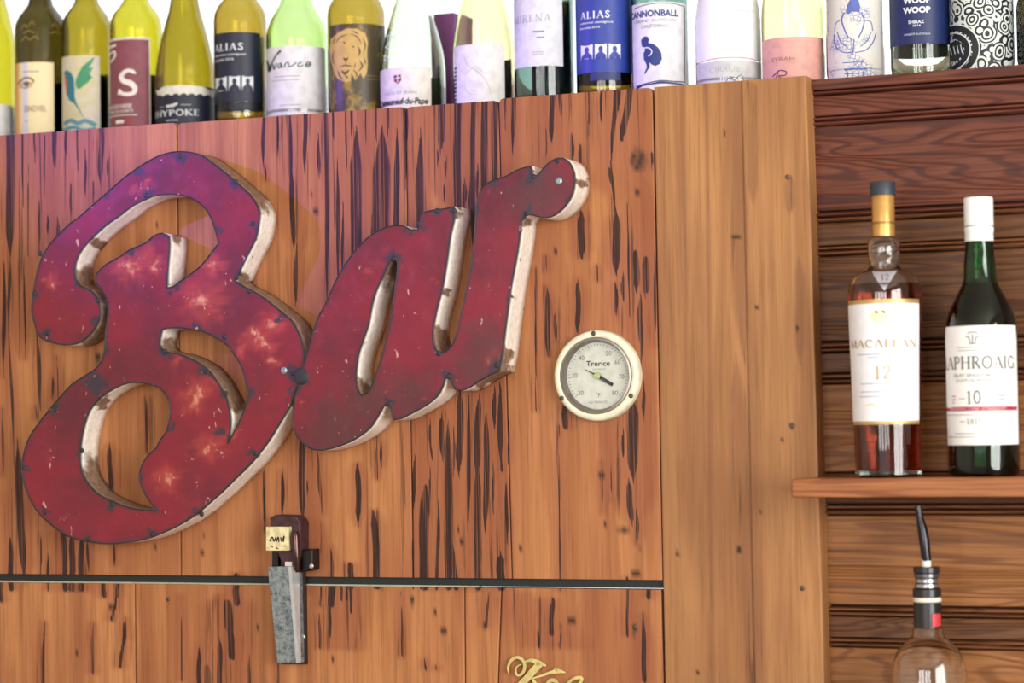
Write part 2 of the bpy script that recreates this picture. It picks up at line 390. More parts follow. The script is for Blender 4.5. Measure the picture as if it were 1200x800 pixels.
TSTREAKS = [(856,276,868,276,3)]
TSPOTS = [(923,207.5,2,2),(887,361,2.2,2.2),(934,385,1.8,3),(928,499,3,3),(917,516,1.8,1.8),(891,598,2,2),(794,648,2.5,2.5),(866,644,3,3.5),(940,689,2,2),(818,787,2,2),(862,277,6,1.5),(849,155,1.5,4)]
TSHADES = [(860,90,872,420,14),(862,420,884,800,16),(936,300,938,425,9),(880,100,882,240,10),(800,100,802,300,5),(828,100,836,800,4),(926,205,925,250,9)]

SHADES = [(345,120,350,300,30),(400,110,410,290,60),(450,110,450,270,60),(530,110,530,240,70),(585,100,585,210,40),(650,95,650,200,40),(720,95,725,240,50),(750,200,748,420,44),(735,400,745,620,46),(500,460,505,690,50),(560,440,562,690,60),(520,480,525,690,40),(20,150,22,420,34),(60,150,64,290,50),(110,150,110,240,40),(20,560,25,680,34),(85,610,88,690,40),(355,500,356,690,30),(270,690,270,800,50),(600,690,650,760,60),(400,680,400,760,40)]
def seg_field(P, segs, grow=1.0, soft=0.0):
    f = np.zeros(len(P))
    for x0, y0, x1, y1, wd in segs:
        if abs(y1-y0) < 4: continue
        t = (P[:, 1]-y0)/(y1-y0)
        k = (t > -.02) & (t < 1.02)
        if not k.any(): continue
        tt = np.clip(t[k], 0, 1)
        k1 = 5.0 if wd > 5.5 else 2.6
        ta = tt*k1+.04 if not (y0 < top_v(x0)+7 or 671 < y0 < 686) else np.ones_like(tt)      # pointed ends, cut square at the board ends
        tb = (1-tt)*k1+.04 if y1 < 686 else np.ones_like(tt)
        prof = np.minimum(1, np.minimum(ta, tb))**.85
        h = np.maximum(wd*.5*grow*prof, .4)+soft
        wob = .10*min(wd, 6)*np.sin(tt*7+x0)
        d = np.abs(P[k, 0]-(x0+(x1-x0)*tt+wob))/h
        f[k] = np.maximum(f[k], np.clip(1.5-d, 0, 1))
    return f
def spot_field(P, spots):
    f = np.zeros(len(P))
    for x, y, rx, ry in spots:
        d = np.hypot((P[:, 0]-x)/rx, (P[:, 1]-y)/ry); f = np.maximum(f, np.clip((1.35-d)*1.8, 0, 1)*(.55+.45*np.sin(P[:, 0]*2.1+P[:, 1]*.7)**2 if rx > 6 else 1))
    return f

def plank(name, parent, xt0, xt1, xb0, xb1, z1, z0, mat, yoff=0.0, thick=.02, segs=STREAKS, spots=SPOTS, shades=SHADES, dx=.0014, dz=.007, gap=.0008, rnd=.0):
    """upright board between two slanting joints, its face finely divided so that knots and pitch streaks lie on it"""
    wmax = max(xt1-xt0, xb1-xb0); nx = max(2, int(wmax/dx)); nz = max(2, int((z1-z0)/dz))
    V = []
    for j in range(nz+1):
        t = j/nz; z = z1+(z0-z1)*t
        a = xt0+(xb0-xt0)*t+gap; b = xt1+(xb1-xt1)*t-gap
        for i in range(nx+1):
            x = a+(b-a)*i/nx; zz = z
            e = min(x-a, b-x)
            if rnd and j == 0 and e < rnd: zz = z-(rnd-math.sqrt(max(0, rnd**2-(rnd-e)**2)))
            y = yoff+(.0006*(1-e/.001) if e < .001 else 0)
            V.append((x, y, zz))
    F = [(j*(nx+1)+i, (j+1)*(nx+1)+i, (j+1)*(nx+1)+i+1, j*(nx+1)+i+1) for j in range(nz) for i in range(nx)]
    rim = [i for i in range(nx+1)]+[j*(nx+1)+nx for j in range(1, nz+1)]+[nz*(nx+1)+i for i in range(nx-1, -1, -1)]+[j*(nx+1) for j in range(nz-1, 0, -1)]
    k = len(V); V += [(V[i][0], yoff+thick, V[i][2]) for i in rim]; n = len(rim)
    F += [(rim[i], rim[(i+1) % n], k+(i+1) % n, k+i) for i in range(n)]+[tuple(range(k, k+n))]
    o = obj(name, V, F, mat, parent)
    P = np.array([proj(v)[:2] for v in V])
    col = np.ones((len(V), 4), np.float32)
    col[:, 0] = seg_field(P, segs); col[:, 1] = np.maximum(seg_field(P, segs, 2.2, 5)*.8, np.clip(seg_field(P, shades, 1.25)*1.0, 0, .9)); col[:, 2] = spot_field(P, spots)
    a = o.data.color_attributes.new('mark', 'FLOAT_COLOR', 'POINT'); a.data.foreach_set('color', col.ravel())
    return o

XL = at(-90, 400).x; XT0, XT1 = at(765, 105).x, at(778, 690).x
DARKM = flat((38, 24, 18), .9)
wf = obj('wall_front', *box(XL, XT1, .0205, .06, GAPZ0-.002, ZTOP-.004), DARKM); tag(wf, kind='structure')
dr = obj('door_1', *box(XL, XT1-.004, .0225, .06, .15, GAPZ1-.004), DARKM); tag(dr, kind='structure')
def xs(ut, ub, vt, vb): return at(ut, vt).x, at(ub, vb).x
seams = [(XL, XL)]+[xs(a, b, top_v(a), 676) for a, b in ((207, 212), (475, 484), (584, 600))]+[(XT0, XT1-.001)]
for i in range(len(seams)-1):
    (a, b), (c, d) = seams[i], seams[i+1]
    zt = ZTOP+(.0012, 0, -.0008, .001)[i]
    plank('plank', wf, a, c, b, d, zt, GAPZ0, WOOD, (.0, .0008, .0003, 0)[i], rnd=.006)
low = [(XL, XL), xs(157, 158, 690, 800), xs(543.6, 544, 690, 800), xs(587, 581, 690, 800), (XT1-.0035, XT1-.002)]
ZD0 = at(400, 830).z
for i in range(len(low)-1):
    (a, b), (c, d) = low[i], low[i+1]
    plank('plank', dr, a, c, b, d, GAPZ1, ZD0, WOOD, (.002, .0024, .0018, .0022)[i])
plank('plank', dr, XL, XT1, XL, XT1, ZD0-.002, .15, WOOD, .002, dx=.03, dz=.1)
# rubber door seal with its bright lip, seen through the joint
seal = obj('trim_1', *box(XL, XT1-.002, .006, .02, GAPZ1+.0015, GAPZ0+.0), flat((20, 26, 23), .6)); tag(seal, kind='structure')
obj('metal_lip', *box(XL, at(560, 680).x, .002, .012, GAPZ1+.0004, GAPZ1+.0022), flat((190, 186, 160), .35, .6), seal)

ZBOT = .15
def vboard(name, ut0, ut1, ub0, ub1, y):
    a, c = at(ut0, 100).x, at(ut1, 100).x; b, d = at(ub0, 800).x, at(ub1, 800).x
    zl = at(500, 800).z; k = (ZTOP-ZBOT)/(ZTOP-zl)
    o = plank(name, None, a, c, a+(b-a)*k, c+(d-c)*k, ZTOP+.001, ZBOT, WOOD_T, y, .05, TSTREAKS, TSPOTS, TSHADES, dx=.002, dz=.004, gap=.0002)
    tag(o, kind='structure'); return o
t2 = vboard('trim_2', 766.5, 870, 780, 885, -.001)
t3 = vboard('trim_3', 870, 945.5, 885, 967, -.003)
screwm = flat((96, 84, 74), .45, .7)
def screw_head(parent, u, v, y, r, name='screw', mat=None):
    p = at(u, v, y)
    return obj(name, *lathe([(r, 0), (r, -.0006), (r*.75, -.0012), (r*.45, -.0013), (r*.4, -.0007), (.0002, -.0006)], p, 14, 'y'), mat or screwm, parent, True)
for u, v in ((923, 207.5), (928, 499), (940, 689)): screw_head(t3, u, v, -.003, .0026)
for u, v in ((197, 702), (744, 734)): screw_head(dr, u, v, .002, .0024)

# ---- beaded boards to the right, set back behind the upright trim
YB = .024
XR0, XR1 = at(948, 400, YB).x-.012, 1.9
wr = obj('wall_right', *box(XR0, XR1, YB+.012, YB+.06, ZBOT, ZTOP-.012), DARKM); tag(wr, kind='structure')
def vz(v): return at(958, v, YB).z
def hboard(z1, z0, mat, y, name='board', e=.0012):
    pr = [(y+.012, z1), (y+e, z1), (y, z1-e), (y, z0+e), (y+e, z0), (y+.012, z0)]
    V = [(x, a, b) for x in (XR0, XR1) for a, b in pr]; n = len(pr)
    return obj(name, V, [(i, (i+1) % n, n+(i+1) % n, n+i) for i in range(n)]+[tuple(range(n)), tuple(range(n, 2*n))], mat, wr)
def bead(z1, z0, mat, y):
    n = 7; c, r = (z0+z1)/2, (z1-z0)/2*.94
    pr = [(y+.01, c+r)]+[(y+.006-.0075*math.sin(math.pi*k/n), c+r*math.cos(math.pi*k/n)) for k in range(n+1)]+[(y+.01, c-r)]
    V = [(x, a, b) for x in (XR0, XR1) for a, b in pr]; n = len(pr)
    return obj('bead', V, [(i, (i+1) % n, n+(i+1) % n, n+i) for i in range(n)]+[tuple(range(n)), tuple(range(n, 2*n))], mat, wr, True)
rows = [('cap', 94, 106), ('b', 106, 112), ('f', 113, 136), ('b', 137, 142), ('b', 142, 148), ('w', 149, 247), ('b', 249, 255), ('b', 255, 261), ('f', 262, 288), ('b', 289, 294), ('b', 294, 300),
        ('w', 301, 400), ('b', 402, 408), ('b', 408, 413), ('f', 414, 437), ('b', 438, 444), ('b', 444, 450), ('w', 451, 553), ('b', 554, 560), ('f', 561, 590), ('b', 591, 597), ('b', 597, 603),
        ('w', 604, 708), ('b', 710, 716), ('b', 716, 721), ('f', 722, 746), ('b', 747, 752), ('b', 752, 757), ('w', 758, 860), ('f', 861, 930)]
for k, v0, v1 in rows:
    tone = 0 if v0 < 250 else (1 if v0 < 440 else 2)
    if k == 'cap': hboard(ZTOP-.001, vz(v1), BOARD[0], YB-.006)
    elif k == 'b': bead(vz(v0), vz(v1), BEADM[0 if tone == 0 else 1], YB)
    elif k == 'f': hboard(vz(v0), vz(v1), BOARD[0 if tone == 0 else 1], YB+.001)
    else: hboard(vz(v0), vz(v1), BOARD[tone], YB+.002)
hboard(vz(932), .2, BOARD[2], YB+.002)

# ---- ledge behind the front on which the wine bottles stand
ZDK = ZTOP+.026
dk = obj('trim_4', *box(XL-.3, XR1, .245, .62, ZDK-.03, ZDK), SHELFM); tag(dk, kind='structure')
obj('ledge_support', *box(XL-.3, XR1, .07, .6, ZDK-.12, ZDK-.031), DARKM, dk)

# ---- the room around (behind the camera's view): floor, ceiling, walls with window openings
PLAST = flat((214, 206, 192), .8); FLOORM = wood_horizontal('floor_boards', lin(120, 80, 52), lin(96, 60, 38), lin(60, 36, 24))
tag(obj('floor', *box(-2, 3.1, -5, 1.2, -.05, 0), FLOORM), kind='structure')
tag(obj('ceiling', *box(-2, 3.1, -5, .75, 2.9, 2.95), PLAST), kind='structure')
tag(obj('wall_left', *box(-2.1, -2, -5, 1.2, 0, 2.95), PLAST), kind='structure')
tag(obj('wall_back', *join(box(-2, 3.1, -5.1, -5, 0, 1.0), box(-2, 3.1, -5.1, -5, 2.7, 2.95), box(-2, -1, -5.1, -5, 1, 2.7), box(2.3, 3.1, -5.1, -5, 1, 2.7)), PLAST), kind='structure')
tag(obj('wall_side', *join(box(3.1, 3.2, -5.1, 1.2, 0, .9), box(3.1, 3.2, -5.1, 1.2, 2.65, 2.95), box(3.1, 3.2, -.9, 1.2, .9, 2.65), box(3.1, 3.2, -5.1, -3.7, .9, 2.65)), PLAST), kind='structure')
FRM = flat((236, 234, 228), .5)
tag(obj('window_1', *join(*[box(-1+.825*k-.03, -1+.825*k+.03, -5.06, -5.0, 1, 2.7) for k in range(5)], box(-1, 2.3, -5.06, -5, 1, 1.05), box(-1, 2.3, -5.06, -5, 2.65, 2.7)), FRM), kind='structure')
tag(obj('window_2', *join(*[box(3.1, 3.16, -3.7+.7*k-.03, -3.7+.7*k+.03, .9, 2.65) for k in range(5)], box(3.1, 3.16, -3.7, -.9, .9, .95), box(3.1, 3.16, -3.7, -.9, 2.6, 2.65)), FRM), kind='structure')

# ------------------------------------------------------------------ the metal BAR letters
B_OUT = [(57,288),(65,278.5),(80,263.5),(93.5,253.5),(110,239),(125,226),(147.5,206.5),(170,191),(185,183),(200,178.5),(213,177.5),(225,178.7),(237,182.5),(252,193),(267,205),(279,215.5),(292.5,227.5),(300,238),(304.5,250),(303.7,262),(300,279),(288,303),(280.5,319),
 'c',(276,329),(285,335.5),(300,343),(315,353.5),(330,365.5),(342,376),(350,390),(355,404),(357,420),(354,437),(346,459),(341,474),(330,493),(315,517),(300,536.5),(289.5,548),(276,561),(261,576),(246,589),(237,597),(220.5,609),(202.5,619),(177.5,629.5),(155,634.7),(128,637),(105.5,635),(84.5,630),(69.5,622),(50,606),(38,590.5),(29,569),(25.5,550),(27,535),(33.5,514),(44,497.5),(54.5,484),(69.5,466),(84.5,450),(99.5,440),(111.5,432),(119,422.5),(122.7,407),(123.5,390),(126.5,366),(125.5,352),(119,340),
 'c',(112,331),(113.7,320.5),(125,309),(140,301),(150.5,293.5),(170,284.5),(180,276.5),(190,273),'c',(198.5,277),(199,290),(197,317),'c',(196,337),(203,335.5),(208.5,331),(222,322),(235.5,311),(246,298),'c',(256,285),(252.5,271),(247.5,256),(240,244),(232,236.5),(222,231),(210,228.5),(197,228),(182,229.2),(170,234),(155,241.5),(140,253),(125,263.5),(111,276),(98,290),(90.5,303),(88,317.5),'c',(89.7,331),(95,336),(104,338.5),(111.5,346),(116.7,358),(117.5,370),(111.5,384),(104,393),(97,399.5),(89,403),(77,404),(62,401.5),(47,395),(40.5,379),(37,364),(38.7,344.5),(42.5,323.5),(48.5,303)]
B_H1 = ['c',(190,387),(193.5,385),(210,384),(225,386),(240,389),(252,395.5),(265.5,404),(276,418),(283.5,431),(287.5,446),(290,460),(288,475),(282,490),(274.5,505),'c',(267,519),(270,504),(270.7,490),(267,470.5),(261,458.5),(252,443.5),(240,430),(225,421),(210,415),(195,412),(188.5,407),(188,397)]
B_H2 = [(117.5,466),(131,457),(144.5,450.5),(155,448.5),(168.5,449),(182,452),(191,458.5),(197,467),(199.3,480),(198.7,490),(195,505),(187.5,515.5),(183,524.5),(173,534),(165.5,547),(163,559),(166,570),(173,584),'c',(183,597),(167,597),(152,594.5),(140,590.5),(125,584.5),(113,577),(102.5,565),(96.5,553),(94.5,537),(95.7,517),(99.5,498),(105.5,481)]
A_OUT = [(381,357),(390,336),(402,313.5),(417,292.5),(432,277.5),(447,268.5),(459,264.9),(472.5,264.7),(481.5,269),'c',(490,269),(492,258),'c',(494,250),(505,246.5),(520,244.5),'c',(532,242),(533,254),(528,277),(524.5,302.5),(520,331),(516,348),(511.7,365),(508.3,383),(507.7,397),(510,408),(515,414),(521,412.5),(529,405),(535,392),(540,369.5),(545.5,344),(550.5,318),(555,285),(556.7,262),(558,243),'c',(563,222),(573,213.5),(592.5,206.5),(607.5,198.5),'c',(622,194.5),'c',(625,207.5),'c',(630,205),(636,198),(643,191),(651,186),(660,185.3),(667.5,190.5),(672.7,201.5),(673.7,213.5),(671.5,226),(664.5,239),(654,249.5),(643.5,254.5),(633,254.5),(624,252),(616,252.5),'c',(611,259),(609.5,276),(605.5,302.5),(599.5,334),(596.3,358),(592.7,384.5),(590,407),(587.5,422),'c',(584.5,434.5),(572.5,440),(562,446),(550,454),(541,457.2),'c',(533,456),(529,447),'c',(526,437),'c',(522,443),(519,453),(512.5,464),(499,475),(482.5,484),(471,490),'c',(461,492),(458.5,481),'c',(455,470.5),'c',(449,477),(441,491),(432,503),(414,515.5),(393,524),(375,527.5),(361.5,524),(351,515.5),(344.5,504),(342.7,490),(343.7,478),(346.5,462),(350,451),(355,429),(361.5,410),(367.5,387),(374,369)]
A_H = ['c',(461.5,299),(456,307),(449,323),(441,341),(436,359),(432,380),(426,398),(421,413),(418.5,428),(417.7,442),(419.5,456),(424,463),(430,461),(436.5,450.5),(441.5,435.5),(447,417.5),(454.5,390.5),(460,361),(462.5,340),(465,322),(465.5,308)]
def curve_loop(raw, step=3.2):
    """closed outline; points after a 'c' are sharp corners"""
    pts, corner, nxt = [], [], False
    for p in raw:
        if p == 'c': nxt = True
        else: pts.append(p); corner.append(nxt); nxt = False
    cs = [i for i, c in enumerate(corner) if c]
    if not cs: return [tuple(q) for q in catmull(pts, step, True)]
    out = []
    for j, i in enumerate(cs):
        e = cs[(j+1) % len(cs)]; run = [pts[i]]; k = i
        while True:
            k = (k+1) % len(pts); run.append(pts[k])
            if k == e: break
        out += [tuple(q) for q in catmull(run, step)][:-1]
    return out

def letter_paint():
    t = NT('worn_crimson_paint')
    a = t.n('ShaderNodeAttribute', attribute_name='mark'); sep = t.n('ShaderNodeSeparateColor'); t.link(a.outputs['Color'], sep.inputs[0])
    n1 = t.noise(t.coord(), 9, 4, .6); n2 = t.noise(t.coord(), 60, 5, .65); n3 = t.noise(t.coord((1, 1, .35)), 130, 4, .6, 1)
    c = t.mix(t.step(n1, .35, .7), lin(124, 9, 36), lin(88, 12, 34))
    c = t.mix(t.math('MULTIPLY', t.step(n2, .52, .75), .45), c, lin(134, 38, 46))
    n4 = t.noise(t.coord((1, 1, 1.3)), 34, 4, .6, 1.2)
    rub = t.math('MULTIPLY', sep.outputs[1], t.math('MULTIPLY_ADD', n4, 1.9, .05))
    c = t.mix(t.math('MULTIPLY', t.step(rub, .1, 1), .8), c, lin(160, 54, 50))
    c = t.mix(t.math('MULTIPLY', t.step(t.math('ADD', rub, t.math('MULTIPLY', t.math('SUBTRACT', n3, .5), .7)), .82, 1.35), .85), c, lin(206, 150, 116))
    c = t.mix(t.math('MULTIPLY', t.step(t.math('ADD', sep.outputs[2], t.math('MULTIPLY', t.math('SUBTRACT', n2, .5), .9)), .2, 1.1), .75), c, lin(74, 36, 38))
    burn = t.math('ADD', sep.outputs[0], t.math('MULTIPLY', t.math('SUBTRACT', n2, .5), .7))
    c = t.mix(t.math('MULTIPLY', t.step(burn, .3, .8), .92), c, lin(40, 36, 50))
    chip = t.step(t.noise(t.coord((1, 1, .6)), 120, 2, .7, .6), .69, .74)
    c = t.mix(t.math('MULTIPLY', chip, .75), c, lin(206, 160, 146))
    t.bump(t.math('ADD', n1, t.math('MULTIPLY', n2, .12)), .35, .004)
    return t.out(c, t.math('MULTIPLY_ADD', n2, .3, .22), .0, .55)
def return_paint():
    t = NT('rusted_white_paint')
    a = t.n('ShaderNodeAttribute', attribute_name='mark'); sep = t.n('ShaderNodeSeparateColor'); t.link(a.outputs['Color'], sep.inputs[0])
    n1 = t.noise(t.coord(), 45, 5, .65); n2 = t.noise(t.coord(), 170, 4, .6)
    c = t.mix(t.step(n2, .3, .8), lin(240, 234, 222), lin(214, 204, 190))
    f = t.step(t.math('ADD', sep.outputs[1], t.math('MULTIPLY', t.math('SUBTRACT', n1, .5), .9)), .3, .62)
    c = t.mix(t.math('MULTIPLY', f, .92), c, t.mix(t.step(n2, .35, .7), lin(132, 98, 70), lin(84, 60, 46)))
    sp_ = t.step(n1, .66, .72); c = t.mix(t.math('MULTIPLY', sp_, .8), c, lin(96, 56, 42))
    c = t.mix(t.step(sep.outputs[0], .35, .8), c, lin(44, 34, 32))
    t.bump(n1, .3, .002)
    return t.out(c, .45, 0, .4)
PAINT, RETURN = letter_paint(), return_paint()
WELDS = [(211,183,7),(276,213,6),(297,262,6),(277,325,6),(292,341,5),(171,229,6),(115,352,6),(47,297,5),(40,344,6),(56,391,6),(66,479,5),(28,548,6),(53,600,4),(104,631,6),(179,626,5),(131,591,7),(96,528,6),(236,602,8),(299,531,6),(263,395,6),(193,412,6),(241,435,8),(264,461,6),(343,437,9),(112,448,13),(120,412,7),(204,337,7),(165,203,6),(125,230,5),(185,597,6),(98,333,7),(107,375,5),(255,268,5),(230,385,5),(290,462,7),(200,500,5),(165,560,5),(340,462,5),(152,296,5),(193,276,5),(262,508,7),(332,372,5),(168,226,5)]
WELDS2 = [(462,303,9),(491,262,8),(512,247,6),(532,247,5),(625,207,9),(617,250,8),(526,441,7),(456,473,6),(514,414,5),(352,444,10),(582,428,7),(653,188,5),(578,212,6),(668,238,4),(558,250,4),(477,268,6),(597,350,5)]
RUB = [(150,312,26),(172,300,18),(180,310,14),(215,300,20),(260,440,22),(235,455,18),(225,470,20),(300,395,18),(318,380,18),(312,405,14),(283,410,10),(245,522,22),(270,508,10),(160,222,9),(175,213,8),(240,350,34),(210,420,10),(195,560,20),(250,310,18),(320,425,9),(262,575,5),(60,330,10)]
RUB2 = [(432,320,6),(508,327,4),(572,227,4),(500,468,4),(580,410,9),(570,422,6),(405,500,5),(350,468,4),(420,475,8),(455,460,5),(600,240,3),(562,390,5)]
GREY2 = [(400,500,60),(480,460,40),(560,430,40),(630,230,50),(570,400,40),(430,470,50)]
RUST = [(262,200,42),(290,215,34),(318,228,10),(95,330,16),(112,345,14),(120,370,14),(110,392,16),(118,575,34),(150,592,28),(220,418,26),(255,438,22),(275,465,14),(300,345,18),(330,362,22),(352,395,24),(208,275,8),(195,410,12),(117,470,8),(115,285,8),(345,470,6),(285,330,10)]
RUST2 = [(535,248,6),(517,400,14),(612,258,8),(590,418,10),(585,436,12),(565,443,10),(520,340,5),(680,215,6),(470,300,30),(425,460,14),(455,470,8)]
def gauss(P, spots, k=1.0):
    f = np.zeros(len(P)); x_, y_ = P[:, 0].copy(), P[:, 1].copy()
    P = np.stack([x_+3.5*np.sin(y_*.31+x_*.13)+2.2*np.sin(y_*.77+1), y_+3.5*np.sin(x_*.29-y_*.17)+2.0*np.sin(x_*.83+2)], 1)
    for x, y, r in spots: f = np.maximum(f, np.exp(-((P[:, 0]-x)**2+(P[:, 1]-y)**2)/(2*(r*k*.62)**2)))
    return f
def set_mark(o, R, G, Bc):
    col = np.ones((len(R), 4), np.float32); col[:, 0] = R; col[:, 1] = G; col[:, 2] = Bc
    o.data.color_attributes.new('mark', 'FLOAT_COLOR', 'POINT').data.foreach_set('color', col.ravel())

sign = thing('bar_sign', at(350, 530, -.02), 'large red script metal letters spelling Bar, mounted on the plank wall', 'sign')
def sign_letter(outline, holes, y, welds, rub, grey, rust):
    out = curve_loop(outline); hs = [curve_loop(h) for h in holes]
    P, T = fill(out, hs, 4.0)
    V = [at(p[0], p[1], y) for p in P]
    edge = np.concatenate([np.array(out)]+[np.array(h) for h in hs])
    d = np.sqrt(np.min(((P[:, None, :]-edge[None])**2).sum(-1), 1))
    n0 = len(V)
    face = obj('letter', V, T, PAINT, sign)
    for p in face.data.polygons:
        if p.normal.y > 0: p.flip()
    burn = np.maximum(np.clip(1-d/4.5, 0, 1)*.9, gauss(P, welds, 1.45))
    set_mark(face, burn, gauss(P, rub), gauss(P, grey) if grey else np.zeros(n0))
    sm = face.modifiers.new('sheet', 'SOLIDIFY'); sm.thickness = .0012; sm.offset = -1
    for nm, loops in (('side_return', [out]), ('inner_return', hs)):
        if not loops: continue
        RV, RF, Q, D = [], [], [], []
        for lp in loops:
            n = len(lp); k = len(RV); L = 5
            for j in range(L):
                for p in lp:
                    yy = y-.0006+(.0-y+.0001)*j/(L-1); a = at(p[0], p[1], y); RV.append((a.x, yy, a.z))
                    q = proj(RV[-1]); Q.append(q[:2]); D.append(j/(L-1))
            RF += [(k+j*n+i, k+j*n+(i+1) % n, k+(j+1)*n+(i+1) % n, k+(j+1)*n+i) for j in range(L-1) for i in range(n)]
        r = obj(nm, RV, RF, RETURN, face, True, 50)
        Q = np.array(Q); D = np.array(D)
        set_mark(r, np.maximum(np.clip(1-D*14, 0, 1)*.8, gauss(Q, [(a, b, c*.8) for a, b, c in welds])*(1-D)*.9), gauss(Q, rust, 1.5), D*0)
        sd = r.modifiers.new('sheet', 'SOLIDIFY'); sd.thickness = .001; sd.offset = 0
    return face
LB = sign_letter(B_OUT, [B_H1, B_H2], -.041, WELDS, RUB, None, RUST)
LA = sign_letter(A_OUT, [A_H], -.046, WELDS2, RUB2, GREY2, RUST2)
weldm = flat((46, 44, 50), .55, .2)
def weld(parent, u, v, y, r, h=.0016):
    p = at(u, v, y)
    return obj('weld_spot', *lathe([(r, .0004), (r*.86, -h*.5), (r*.5, -h*.9), (r*.1, -h)], p, 10, 'y'), weldm, parent, True, 80)
for u, v, r in WELDS[:24]: weld(LB, u, v, -.041, .0034, .0009)
for u, v, r in WELDS2[:12]: weld(LA, u, v, -.046, .0034, .0009)
weld(LA, 353, 441, -.046, .011, .0016); weld(LB, 305, 261, -.03, .005)
tin = flat((150, 170, 172), .35, .7)
for L_, u, v, y in ((LB, 333, 434, -.041), (LA, 655, 212, -.046)):
    screw_head(L_, u, v, y, .0042, 'screw', tin)

# ------------------------------------------------------------------ thermometer
pc = at(698, 440, -.012)
th = thing('dial_thermometer', (pc.x, 0, pc.z), 'round dial thermometer with cream bezel on the plank wall', 'thermometer')
RT = (at(698, 386.5, -.012)-at(698, 493.5, -.012)).length/2
cc = (pc.x, 0, pc.z)
enamel = flat((226, 226, 196), .3, 0, .12, 60); steel = flat((150, 140, 134), .28, .85)
obj('bezel', *lathe([(RT, 0), (RT, -.007), (RT*.985, -.0105), (RT*.95, -.0125), (RT*.86, -.0125), (RT*.845, -.012), (RT*.84, -.004)], cc, 72, 'y', False), enamel, th, True, 50)
obj('inner_ring', *lathe([(RT*.845, -.0115), (RT*.83, -.0128), (RT*.79, -.013), (RT*.765, -.011), (RT*.735, -.0062), (RT*.73, -.003)], cc, 72, 'y', False), steel, th, True, 50)
dial = obj('dial_face', *lathe([(RT*.745, -.003), (RT*.74, -.0045), (.0005, -.0046)], cc, 64, 'y'), flat((232, 236, 222), .5), th, True)
inkm = flat((58, 62, 60), .6); ink2 = flat((120, 128, 122), .6)
def dial_pt(a, b, y=-.0049): return (pc.x+a*RT, y, pc.z+b*RT)
def dial_mesh(name, V, F, mat, y=-.0049): return obj(name, [dial_pt(a, b, y) for a, b in V], F, mat, dial)
def dial_word(body, cx, cz, wd, ht, mat=inkm, bold=0):
    V, F = sans(body, bold); dial_mesh('lettering', [(cx+(a-.5)*wd, cz+(b-.5)*ht) for a, b in V], F, mat)
dial_word('Trerice', .01, .27, .56, .12, inkm, .015)
for s, a in (('20', -138), ('30', 178), ('40', 133), ('50', 62), ('60', 32), ('70', -3), ('80', -44)):
    rr = .55; dial_word(s, rr*math.cos(math.radians(a)), rr*math.sin(math.radians(a)), .13, .1, ink2)
dial_word('\u00b0F', .0, -.42, .1, .1, ink2); dial_word('H.O. TRERICE CO.', 0, -.58, .44, .05, ink2); dial_word('DETROIT', .03, .145, .3, .03, ink2)
tk = []
for k in range(43):
    a = math.radians(-140-k*6.2); l0 = .63 if k % 6 == 0 else .665
    tk.append(ribbon([(l0*math.cos(a), l0*math.sin(a)), (.7*math.cos(a), .7*math.sin(a))], .012, 9, smooth=False))
tv, tf = join(*tk); tag(dial_mesh('scale_ticks', tv, tf, ink2), kind='stuff')
nv, nf = join(ribbon([(.06, -.03), (.36, -.21)], .075, 9, smooth=False), ribbon([(-.28, .145), (.08, -.04)], [.012, .045], 9, smooth=False))
nd = obj('needle', [dial_pt(a, b, -.0072) for a, b in nv]+[dial_pt(a, b, -.0064) for a, b in nv], nf+[tuple(i+len(nv) for i in f) for f in nf], flat((44, 48, 46), .4), th)
obj('hub', *lathe([(RT*.075, -.0046), (RT*.075, -.008), (RT*.05, -.0086), (.0003, -.0087)], cc, 20, 'y'), flat((206, 214, 160), .35, .3), th, True)
gl = NT('dial_glass'); gl.b.inputs['Transmission Weight'].default_value = 1; gl.b.inputs['IOR'].default_value = 1.06
obj('dial_glass', *lathe([(RT*.78, -.0098), (RT*.78, -.0102), (.0004, -.0104)], cc, 48, 'y'), gl.out(gl.mix(gl.step(gl.noise(gl.coord(), 60), .3, .8), (1, 1, 1, 1), (.97, .98, .97, 1)), .02), th, True)
for u, v in ((695.5, 390.5), (658.5, 466.5), (739.5, 463.5)): screw_head(th, u, v, -.0124, .0028, 'screw', flat((88, 84, 70), .4, .7))

# ------------------------------------------------------------------ spring latch on the joint
la = thing('door_latch', at(345, 680, 0), 'grey steel spring latch with cream tag across the door joint', 'latch')
zinc = NT('mottled_zinc'); zn = zinc.noise(zinc.coord(), 160, 5, .7)
zincm = zinc.out(zinc.mix(zinc.step(zn, .38, .68), lin(160, 172, 176), lin(88, 104, 110)), .32, .55)
darkst = flat((60, 42, 42), .35, .5); blackm = flat((24, 20, 22), .35, .3)
def prism(quad_f, y_f, quad_b=None, y_b=.002):
    """solid between a front outline at depth(s) y_f and its shadow at y_b on the wall"""
    n = len(quad_f); yf = y_f if isinstance(y_f, (list, tuple)) else [y_f]*n
    Fv = [at(u, v, y) for (u, v), y in zip(quad_f, yf)]
    Bv = [Vector((p.x, y_b, p.z)) for p in Fv] if quad_b is None else [at(u, v, y_b) for u, v in quad_b]
    return Fv+Bv, [tuple(range(n)), tuple(range(2*n-1, n-1, -1))]+[(i, (i+1) % n, n+(i+1) % n, n+i) for i in range(n)]
obj('back_plate', *prism([(330, 664), (357, 664), (358.5, 778), (330, 778)], -.003, None, .003), darkst, la)
bevel(obj('lever', *prism([(313, 664), (341, 663), (351, 777), (324.5, 777)], [-.032, -.032, -.016, -.016], None, -.002), zincm, la), .0018, 3)
obj('edge_highlight', *prism([(337.5, 664), (341.2, 663.4), (351, 776), (347, 776.5)], [-.0326, -.0322, -.0162, -.0166], None, -.012), flat((214, 222, 224), .25, .5), la)  # pale strip along the lever edge, the bevel's highlight painted as colour
